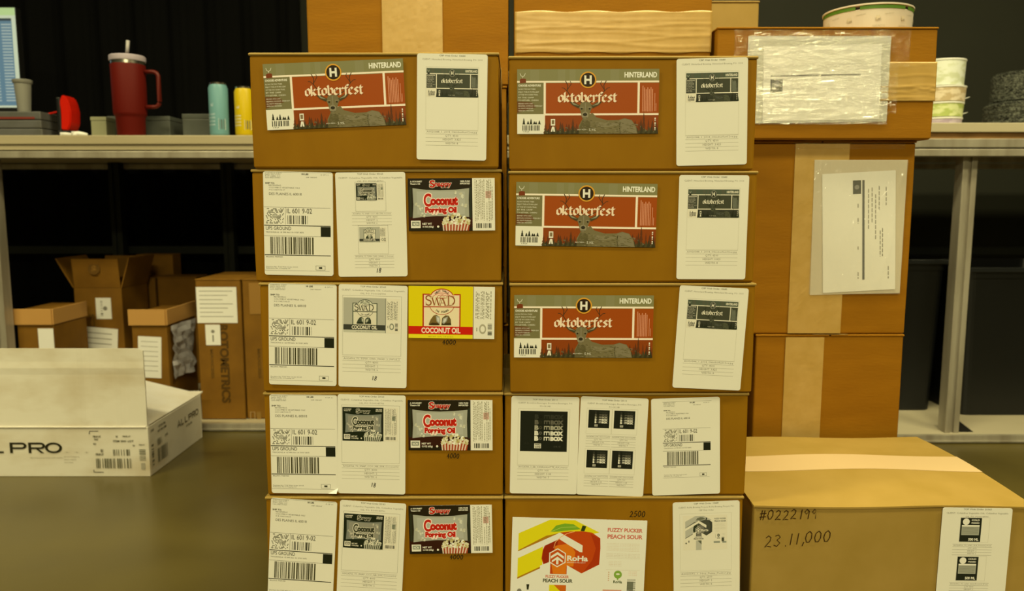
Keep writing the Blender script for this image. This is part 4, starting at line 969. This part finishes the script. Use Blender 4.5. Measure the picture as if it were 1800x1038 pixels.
# tumbler
tX = P(228, 200, 2.37)[0]; tY = 2.375; tb = root('tumbler', (tX, tY, LT), label='dark red insulated tumbler with handle and straw on the left bench', cat='tumbler')
tot = P(228, 99, tY)[1]-LT; rd = newmat('red_powder_coat', A(82, 11, 6), .6, 0, .15); k = tot/.235
lathe('cup', [(0, 0), (.037*k, 0), (.039*k, .004*k), (.0405*k, .054*k), (.0425*k, .060*k), (.0455*k, .064*k), (.0465*k, .070*k), (.0485*k, .208*k), (.0475*k, .210*k)], rd, tb, 48)
lathe('steel_rim', [(.0475*k, .210*k), (.0475*k, .219*k), (.044*k, .219*k)], M['steel'], tb, 48)
lathe('lid', [(.044*k, .2195*k), (.0495*k, .2195*k), (.0505*k, .222*k), (.0505*k, .233*k), (.048*k, .2355*k), (0, .2355*k)], newmat('pale_lid', A(168, 150, 122), .35), tb, 48)
lathe('straw_port', [(.018*k, .2358*k), (.016*k, .240*k), (0, .241*k)], rd, tb, 24)
bm = bmesh.new(); sz = P(231, 71, tY)[1]-LT; tube(bm, [(.000, 0, .2412*k), (.005, 0, sz)], .0052, 12); obj('straw', bm, newmat('straw', A(160, 150, 112), .3), tb, smooth=True)
bm = bmesh.new(); hx = P(279, 150, tY)[0]-tX; z1_, z2_ = P(279, 126, tY)[1]-LT, P(279, 188, tY)[1]-LT
pts = [(.046*k, 0, z1_)]+[(hx-.016+.016*math.sin(t), 0, z1_-.016+.016*math.cos(t)) for t in [i*math.pi/12 for i in range(7)]]+[(hx-.016+.016*math.cos(t), 0, z2_+.016-.016*math.sin(t)) for t in [i*math.pi/12 for i in range(7)]]+[(.045*k, 0, z2_)]
tube(bm, pts, .0062, 12); obj('handle', bm, newmat('handle_red', A(80, 16, 10), .45), tb, smooth=True)
# cans
for px, top, c, lbl, c2 in ((385, 146, (98, 136, 108), 'slim teal drink can on the bench right of the tumbler', (150, 180, 150)), (430, 153, (184, 152, 3), 'slim yellow drink can partly hidden by the top left carton', (224, 196, 60))):
    cr = root('drink_can', (P(px, 200, 2.40)[0], 2.40, LT), label=lbl, cat='can', group='slim drink cans'); h = P(px, top, 2.40)[1]-LT; R_ = .0285
    lathe('can_body', [(0, .001), (.021, .001), (R_-.003, .004), (R_, .012), (R_, h-.016), (R_-.004, h-.006)], newmat('can_print', A(*c), .4, 0), cr, 40)
    lathe('can_top', [(R_-.004, h-.006), (R_-.0035, h-.001), (R_-.0045, h), (R_-.006, h-.003), (0, h-.003)], M['steel'], cr, 40)
    a = Art(100, 100); a.bars(62, 70, 84, 92, (80, 80, 60), 3, 2, 1.5); a.rect(60, 68, 86, 94, WH, 1)
    for i in range(4): a.text('SPARKLING WATER', 8, 60+i*8, 3.5, (200, 200, 170), 2, fit=40)
    a.text('ml', 30, 40, 8, (200, 200, 170), 2)
    a.build('label_print', cr, (0, 0, 0), (1, 0, 0), (0, 0, -1), 1, 1, paper=False, map3=lambda x, y, off, R=R_, h=h: Vector(((R+.0002+off)*math.sin((x-50)/50*1.4), -(R+.0002+off)*math.cos((x-50)/50*1.4), .014+(h-.034)*(1-y/100))))

# ------------------------------------------------------------------ things on the right bench
YT = 2.235
def tub(px0, px1, pyt, pyb, z0, mat, label, tabs=None, taper=.96):
    xm = P((px0+px1)/2, pyt, YT)[0]; R_ = (P(px1, pyt, YT)[0]-P(px0, pyt, YT)[0])/2; h = P(px0, pyt, YT)[1]-P(px0, pyb, YT)[1]
    r = root('paper_tub', (xm, YT+.04, z0), label=label, cat='tub', group='paper tubs stacked on the right bench')
    lathe('tub_wall', [(0, .0005), (R_*taper, .0005), (R_, h-.006)], mat, r, 40)
    lathe('rim', [(R_, h-.006), (R_+.0015, h-.005), (R_+.0015, h-.001), (R_-.002, h-.0008), (0, h-.001)], M['paper'], r, 40)
    return r, h, R_
zt_ = RT+.0003
def prn(name, c1, c2): return noisy(name, A(*c1), A(*c2), 30, .5, 0, stretch=(1, 1, 2), contrast=(.45, .55))
for px0, px1, a_, b_, m_, lb in ((1633, 1701, 203, 216, prn('purple_print', (160, 138, 120), (180, 160, 134)), 'pale purple paper tub at the bottom of the bench pile'),
                        (1632, 1704, 177, 203.5, prn('lime_print', (160, 166, 70), (196, 194, 110)), 'lime green paper tub, second from bottom of the bench pile'),
                        (1632, 1708, 150, 178, prn('tan_print', (176, 150, 88), (206, 184, 122)), 'tan printed paper tub under the tall white one'),
                        (1634, 1708, 104, 151, prn('white_print', (206, 202, 146), (186, 184, 120)), 'tall white printed paper tub on top of the bench pile')):
    r_, h_, R_ = tub(px0, px1, a_, b_, zt_, m_, lb); zt_ += h_+.0004
    if 'lime' in lb or 'tan' in lb:
        bm = bmesh.new(); slab(bm, (R_-.001, -.012, h_*.25), (0, 1, 0), (.9, 0, .35), .02, .016, .001); obj('pull_tab', bm, M['paper'], r_)
# wrapped black rolls at far right
wrapm = newmat('shrink_wrap', (.20, .21, .19), .12); wb = wrapm.node_tree.nodes['Principled BSDF']
nn = wrapm.node_tree.nodes.new('ShaderNodeTexNoise'); nn.inputs['Scale'].default_value = 26; nn.inputs['Distortion'].default_value = 1.5
b_ = wrapm.node_tree.nodes.new('ShaderNodeBump'); b_.inputs['Distance'].default_value = .01; wrapm.node_tree.links.new(nn.outputs['Fac'], b_.inputs['Height']); wrapm.node_tree.links.new(b_.outputs[0], wb.inputs['Normal'])
rmp = wrapm.node_tree.nodes.new('ShaderNodeValToRGB'); rmp.color_ramp.elements[0].color = (.008, .009, .008, 1); rmp.color_ramp.elements[1].color = (.30, .32, .27, 1); rmp.color_ramp.elements[0].position = .42; rmp.color_ramp.elements[1].position = .75
wrapm.node_tree.links.new(nn.outputs['Fac'], rmp.inputs[0]); wrapm.node_tree.links.new(rmp.outputs[0], wb.inputs['Base Color'])
xw = P(1808, 180, 2.42)[0]; z0w = RT+.0003
for (px0, pt, pb_, lb) in ((1746, 165, 214, 'wide black roll in clear wrap at the right end of the bench'), (1759, 113, 165.5, 'narrower black roll in clear wrap on top of the wide wrapped one')):
    R_ = xw-P(px0, pt, 2.42)[0]; h = P(1780, pt, 2.42)[1]-P(1780, pb_, 2.42)[1]; r_ = root('wrapped_roll', (xw, 2.44, z0w), label=lb, cat='roll', group='wrapped rolls on the right bench')
    pr = [(0, 0), (R_*.9, 0)]; n_ = 9
    for i in range(n_+1): pr.append((R_*(1-.03*(i % 2)), .004+(h-.008)*i/n_))
    pr += [(R_*.9, h), (0, h)]
    lathe('roll_body', pr, wrapm, r_, 40); z0w += h+.0004
    box('paper_label', -.020, .03, -R_-.002, -R_+.004, h*.5, h*.9, newmat('dull_label', A(96, 96, 74), .5), r_)

# ------------------------------------------------------------------ bins under the right bench
def binn(px0, px1, pyt, Y, dep, label, taper=.9):
    x0, x1 = P(px0, pyt, Y)[0], P(px1, pyt, Y)[0]; h = P(px0, pyt, Y)[1]-.0205; w2 = (x1-x0)/2
    r = root('storage_bin', ((x0+x1)/2, Y+dep/2, .0205), label=label, cat='bin', group='black bins under the right bench')
    bm = bmesh.new(); rings = []
    for z, s, q in ((0, taper, 0), (.004, taper+.01, 0), (h*.93, .985, 0), (h*.93, 1.0, 0), (h, 1.01, 0), (h, .97, 0), (h*.9, .95, 0), (.01, taper-.02, 0)):
        ring = []
        for cx, cy, a0 in ((w2*s-.03, dep/2*s-.03, 0), (-w2*s+.03, dep/2*s-.03, 90), (-w2*s+.03, -dep/2*s+.03, 180), (w2*s-.03, -dep/2*s+.03, 270)):
            for i in range(6):
                a = math.radians(a0+i*18); ring.append(bm.verts.new((cx+.03*math.cos(a), cy+.03*math.sin(a), z)))
        rings.append(ring)
    n = len(rings[0])
    for a, b in zip(rings, rings[1:]):
        for i in range(n): bm.faces.new((a[i], a[(i+1) % n], b[(i+1) % n], b[i]))
    bm.faces.new(rings[0]); bm.faces.new(rings[-1])
    obj('bin_body', bm, M['bin'], r)
    bm = bmesh.new(); bx(bm, -w2*1.02, w2*1.02, -dep/2*1.02-.004, -dep/2*1.0, h-.014, h+.001, .002); obj('rim', bm, newmat('bin_rim', (.018, .020, .022), .3), r)  # rim bar paler than the bin, its highlight put into the colour
    return r
binn(1700, 1960, 470, 2.40, .40, 'large black bin under the white bench, right of the metal post')
binn(1500, 1668, 456, 2.46, .40, 'black bin under the white bench, left of the metal post')

# ------------------------------------------------------------------ cartons under the left bench
def shelfbox(px0, px1, pyt, Y, dep, mat, name, label, z0=.0208, rz=0, **k):
    x0, x1 = P(px0, pyt, Y)[0], P(px1, pyt, Y)[0]; return carton(name, x0, x1, z0, P(px0, pyt, Y)[1], Y, dep, mat, label, group='cartons on the shelf under the left bench', rz=rz, **k)
# small box far left with a lid of tucked flaps
A1 = shelfbox(28, 92, 545, 2.40, .19, M['card_shaded'], 'lidded_carton', 'small lidded brown carton at the far left under the bench', rz=-.0, tape=False, seed=3)
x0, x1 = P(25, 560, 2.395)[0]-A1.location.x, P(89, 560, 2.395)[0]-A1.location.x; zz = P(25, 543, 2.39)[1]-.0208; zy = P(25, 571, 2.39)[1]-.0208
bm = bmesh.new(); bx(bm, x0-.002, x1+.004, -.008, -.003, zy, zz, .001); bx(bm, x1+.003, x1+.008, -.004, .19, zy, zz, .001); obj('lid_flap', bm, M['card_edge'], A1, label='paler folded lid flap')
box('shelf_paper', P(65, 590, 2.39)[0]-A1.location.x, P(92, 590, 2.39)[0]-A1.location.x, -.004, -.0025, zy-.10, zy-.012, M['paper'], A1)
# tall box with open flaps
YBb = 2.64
B1 = shelfbox(129, 213, 503, YBb, .19, M['card_shaded'], 'open_carton', 'tall brown carton with its top flaps standing open', tape=False, seed=5)
for ch in list(B1.children):
    if ch.name.startswith('top_flap'): bpy.data.objects.remove(ch)
hB = P(129, 503, YBb)[1]-.0208; wB = P(213, 503, YBb)[0]-P(129, 503, YBb)[0]; fl = P(129, 449, YBb)[1]-P(129, 500, YBb)[1]
bm = bmesh.new(); slab(bm, (-wB/2+.004, .003, hB-.004), (1, 0, 0), (0, -.10, 1), wB-.006, fl, .004); obj('flap', bm, M['card_shaded'], B1)
bm = bmesh.new(); slab(bm, (-wB/2+.002, .19, hB-.004), (0, -1, 0), (-.55, 0, 1), .19, fl*1.15, .004); obj('flap', bm, M['card_shaded'], B1)
bm = bmesh.new(); slab(bm, (wB/2-.002, 0, hB-.004), (0, 1, 0), (.3, 0, 1), .19, fl*1.08, .004); obj('flap', bm, M['card_shaded'], B1)
bm = bmesh.new(); slab(bm, (wB/2, .19, hB-.004), (-1, 0, 0), (0, .3, 1), wB, fl, .004); obj('flap', bm, M['card_shaded'], B1)
lx, lz = B1.location.x, B1.location.z
a = Art(100, 100); a.circle(50, 50, 40, (92, 62, 22), 0, 28); a.text('$', 50, 70, 40, (124, 86, 30), 1, k='b', anc='m')
c_ = P(165, 472, YBb-.01); a.build('round_logo', B1, (c_[0]-lx-.026, -.008, c_[1]-lz+.026), (1, 0, 0), (0, -.0995, -.995), .052, .052, paper=False)
a = Art(100, 300); a.text('ROTOMETRICS', 70, 295, 40, (84, 56, 20), 1, k='b', rot=-90, fit=285)
sticker(B1, a, 'printed_word', (150, 546), (172, 546), (150, 700), YBb, paper=False, off=.0016)
a = Art(100, 140); a.circle(60, 70, 14, GREY, 1); a.bars(30, 20, 45, 120, GREY, 2, 1, 4, vert=True); sticker(B1, a, 'shipping_label', (168, 523), (195, 523), (168, 560), YBb, rad=.001)
a = Art(210, 150)
for i in range(6): a.rect(20, 20+i*20, 180, 23+i*20, GREY, 1)
sticker(B1, a, 'shipping_label', (135, 572), (208, 578), (134, 640), YBb, rad=.001, off=.002)
# box with folded lid and plastic pouch
Y4 = 2.42
D1 = shelfbox(230, 292, 552, Y4, .22, M['card_shaded'], 'lidded_carton', 'small lidded brown carton with a crumpled plastic pouch on its side', tape=False, seed=8)
lx, lz = D1.location.x, D1.location.z; e0, e1 = P(227, 560, Y4)[0]-lx, P(292, 560, Y4)[0]-lx; zz = P(227, 544, Y4-.01)[1]-lz; zy = P(227, 572, Y4-.01)[1]-lz
bm = bmesh.new(); bx(bm, e0, e1, -.008, -.003, zy, zz, .001); bx(bm, e1, e1+.005, -.004, .22, zy, zz, .001); obj('lid_flap', bm, M['card_edge'], D1, label='paler folded lid flap')
a = Art(100, 170)
for i in range(7): a.rect(12, 20+i*20, 86, 22+i*20, GREY, 1)
sticker(D1, a, 'shipping_label', (243, 590), (284, 592), (241, 662), Y4, rad=.001)
bm = bmesh.new(); g = []; r = random.Random(4)
for j in range(13):
    g.append([bm.verts.new((e1+.007+.012*r.random()+.012*(j > 8)*(i > 4), .01+.022*i*(1-.3*(j/12)**2 if i > 5 else 1), zy-.004-.0145*j)) for i in range(9)])
for j in range(12):
    for i in range(8): bm.faces.new((g[j][i], g[j][i+1], g[j+1][i+1], g[j+1][i]))
pm_ = newmat('crumpled_pouch', A(190, 180, 140), .3); obj('document_pouch', bm, pm_, D1)
# dim ones behind
shelfbox(236, 272, 488, 2.86, .11, M['card_shaded'], 'brown_carton', 'narrow brown carton in shade right of the open one', tape=False, seed=9)
shelfbox(276, 345, 486, 2.86, .10, M['card_shaded'], 'brown_carton', 'brown carton in shade left of the printed tall cartons', tape=False, seed=10)
shelfbox(240, 303, 447, 2.978, .075, M['card_shaded'], 'brown_carton', 'taller dim brown carton farthest back, right of the open one', tape=False, seed=13)
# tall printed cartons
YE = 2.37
E1 = shelfbox(343, 421.5, 490, YE, .25, M['card_shaded'], 'tall_carton', 'tall brown carton with a printed word running down its front', tape=False, seed=11)
F1 = shelfbox(425, 500, 490, YE+.006, .25, M['card_shaded'], 'tall_carton', 'tall brown carton half hidden by the left stack, beside the printed one', tape=False, seed=12)
a = Art(100, 640); a.text('ROTOMETRICS', 26, 5, 50, (74, 50, 18), 1, k='b', rot=90, fit=630); sticker(E1, a, 'printed_word', (378, 568), (406, 568), (378, 708), YE, paper=False, off=.0016)
for bxo, x in ((E1, 365), (F1, 447)):
    a = Art(100, 500); a.text('MAXCESS', 30, 60, 34, (96, 66, 24), 1, k='b', rot=90, fit=260); sticker(bxo, a, 'printed_mark', (x, 600), (x+14, 600), (x, 700), YE, paper=False, off=.0016)
a = Art(200, 170)
for i in range(7): a.rect(15, 18+i*20, 180-(i % 3)*25, 21+i*20, GREY, 1)
sticker(E1, a, 'shipping_label', (344.5, 504), (415.5, 504), (344.5, 567), YE, rad=.001)
a = Art(80, 120); a.circle(40, 40, 10, GREY, 1); a.rect(36, 60, 44, 100, GREY, 1); sticker(E1, a, 'shipping_label', (361, 570), (387, 570), (361, 606), YE, rad=.001)
a = Art(100, 100); a.frame(10, 10, 45, 90, 6, (150, 118, 60), 1); a.rect(55, 10, 85, 90, (126, 92, 38), 1); sticker(F1, a, 'printed_mark', (436, 722), (462, 722), (436, 740), YE, paper=False, off=.0016)
for bxo in (E1, F1):
    a = Art(100, 100); a.rect(0, 0, 100, 100, (138, 98, 40), 0)
sticker(F1, a, 'packing_tape', (436, 497), (459, 497), (436, 552), YE, paper=False, off=.0016)

# ------------------------------------------------------------------ open white box on the floor
YW = 1.913; DW = .336; wx1 = P(262, 790, YW)[0]; wx0 = wx1-.62; wz = P(262, 750, YW)[1]; wc = (wx0+wx1)/2
W = root('white_box', (wc, YW, 0), label='open white printed box with its front flap raised, on the floor at left', cat='cardboard box')
h2 = .62/2; t = .005
bm = bmesh.new(); bx(bm, -h2, h2, 0, t, .0, wz, .0015); bx(bm, -h2, h2, DW-t, DW, 0, wz, .0015); bx(bm, -h2, -h2+t, t+.0002, DW-t-.0002, 0, wz, .0015); bx(bm, h2-t, h2, t+.0002, DW-t-.0002, 0, wz, .0015); bx(bm, -h2+t, h2-t, t, DW-t, 0.001, t)
obj('box_body', bm, M['white_scuff'], W)
fh = P(262, 613, YW)[1]-wz
bm = bmesh.new(); N = 40
prof = [(-h2+.003, h2-.0015)]
g = []
for j in range(13):
    v = j/12; y = .001+.0015*math.sin(3*v); row = []
    for i in range(N+1):
        u = i/N; x = -h2+.002+(.62-.004)*u; cr = sum(-.0011*math.exp(-((x-c)/.002)**2) for c in (-.02, .10, .155, .245)) if v > .05 else 0
        row.append(bm.verts.new((x, y+cr+(-.0012 if abs(v-.76) < .03 else 0), wz+.001+fh*v-(.006 if (j == 12 and i == N) else 0))))
    g.append(row)
for j in range(12):
    for i in range(N): bm.faces.new((g[j][i], g[j][i+1], g[j+1][i+1], g[j+1][i]))
e = bmesh.ops.extrude_face_region(bm, geom=bm.faces[:])
for v in [v for v in e['geom'] if isinstance(v, bmesh.types.BMVert)]: v.co.y += .004
obj('front_flap', bm, M['white_scuff'], W)
bm = bmesh.new(); slab(bm, (h2-.001, .006, wz+.0005), (0, 1, 0), (-1, 0, .25), DW-.012, .165, .004); obj('side_flap', bm, M['white_card'], W)
bm = bmesh.new(); slab(bm, (-h2+.001, DW-.006, wz+.0005), (0, -1, 0), (-1, 0, .35), DW-.012, .165, .004); obj('side_flap', bm, M['white_card'], W)
bm = bmesh.new(); slab(bm, (-h2, DW-.002, wz+.0005), (1, 0, 0), (0, 1, .1), .62, .02, .004); obj('rear_flap_stub', bm, M['white_card'], W)
bm = bmesh.new(); tube(bm, [(-h2, -.001, wz), (h2-.004, -.001, wz)], .0022, 8); obj('fold_line', bm, M['white_card'], W)
PR = (40, 36, 22); SC = (150, 138, 92)
a = Art(1100, 350)      # 262 px of front => right end of the art
# art spans x from -? : right edge = box corner, scale 3.58 units / px
a.text('ALLPRO', 397-760+90, 144+42, 68, PR, 1, k='n', fit=1)   # replaced below
a.items.clear()
sx = 1100/ .62
def U(px): return (P(px, 790, YW)[0]-wc+h2)*sx
def V(py): return (wz-P(150, py, YW)[1])/wz*350
# wide square lettering drawn with strokes
def wide(a, t, x, y0, y1, lw, adv, c, L=1):
    h = y1-y0
    for ch in t:
        w1 = adv*.82
        if ch == 'L': a.rect(x, y0, x+lw, y1, c, L); a.rect(x, y1-lw, x+w1*.8, y1, c, L)
        elif ch in 'PR':
            a.rect(x, y0, x+lw, y1, c, L); m = y0+h*.62
            pts = [(x, y0+lw/2), (x+w1*.78, y0+lw/2)]+[(x+w1*.78+(m-y0-lw)/2*math.sin(q), (y0+m)/2-(m-y0-lw)/2*math.cos(q)) for q in [i*math.pi/8 for i in range(9)]]+[(x, m-lw/2)]
            a.stroke(pts, lw, c, L)
            if ch == 'R': a.poly([(x+w1*.45, m-lw*.3), (x+w1*.62, m-lw*.3), (x+w1*1.02, y1), (x+w1*.8, y1)], c, L)
        elif ch == 'O':
            rr_ = h/2-lw/2; pts = [(x+w1*.9-rr_*.0-rr_+rr_*math.sin(q), y0+h/2-rr_*math.cos(q)) for q in [i*math.pi/10 for i in range(11)]]+[(x+rr_*.9-rr_*math.sin(q), y0+h/2+rr_*math.cos(q)) for q in [i*math.pi/10 for i in range(11)]]
            a.stroke(pts, lw, c, L, close=True)
        elif ch == 'A': a.stroke([(x, y1), (x+w1*.5, y0), (x+w1, y1)], lw, c, L); a.rect(x+w1*.2, y0+h*.62, x+w1*.8, y0+h*.62+lw*.8, c, L)
        x += adv
adv = (U(111)-U(18))/2.85
wide(a, 'ALLPRO', U(18)-adv*3, V(777), V(795.5), (V(795.5)-V(777))*.17, adv, PR)
a.text('allprocorp.com premium print supplies', U(52), V(804.5), 9, SC, 1, fit=U(110)-U(52))
for i, y in enumerate((803, 808, 813)): a.text('PRODUCT MADE IN', U(112), V(y), 8, SC, 1, fit=70-15*i)
a.text('+ + +', U(112), V(795), 8, SC, 1, fit=120)
a.stroke([(U(175), V(757)), (U(160), V(757)), (U(159), V(762))], 4, PR, 1); a.stroke([(U(163), V(825)), (U(163), V(829)), (U(180), V(829))], 4, PR, 1)
for px, py, w_, hh_ in ((165, 765, 14, 3), (167, 770, 7, 3), (165, 778, 5, 3), (217, 765, 14, 2.5), (200, 773, 36, 3), (205, 765, 4, 3), (234, 781, 4, 2.5), (245, 780, 10, 2), (177, 789, 5, 5), (168, 796, 14, 3.5)):
    a.text('ITEM 2041 LOT', U(px), V(py+hh_), (V(py+hh_)-V(py)), (84, 78, 46), 1, k='b', fit=U(px+w_)-U(px))
a.bars(U(199), V(789), U(228), V(800), (96, 90, 56), 2, 1, 3); a.bars(U(168), V(805), U(230), V(822), (96, 90, 56), 7, 1, 3.2)
a.bars(U(245), V(789), U(256), V(809), (110, 104, 66), 5, 1, 3, vert=True); a.rect(U(247), V(813), U(254), V(824), SC, 1)
a.build('printed_front', W, (-h2, -.0012, wz), (1, 0, 0), (0, 0, -1), .62, wz, paper=False)
a = Art(600, 230)
wide(a, 'ALLPRO', 300, 60, 92, 6, 44, (84, 76, 46)); a.bars(80, 125, 180, 190, (110, 104, 66), 7, 1, 3.2); a.bars(80, 80, 130, 110, (110, 104, 66), 8, 1, 3); a.bars(22, 90, 42, 190, (110, 104, 66), 9, 1, 4, vert=True)
for x, y, w_ in ((22, 30, 30), (100, 30, 70), (90, 50, 90), (160, 90, 30), (400, 115, 70)): a.text('LOT 2041 ITEM', x, y, 9, (84, 78, 46), 1, k='b', fit=w_)
a.build('printed_side', W, (h2+.0012, 0, wz), (0, 1, 0), (0, 0, -1), DW, wz, paper=False, n=(1, 0, 0))
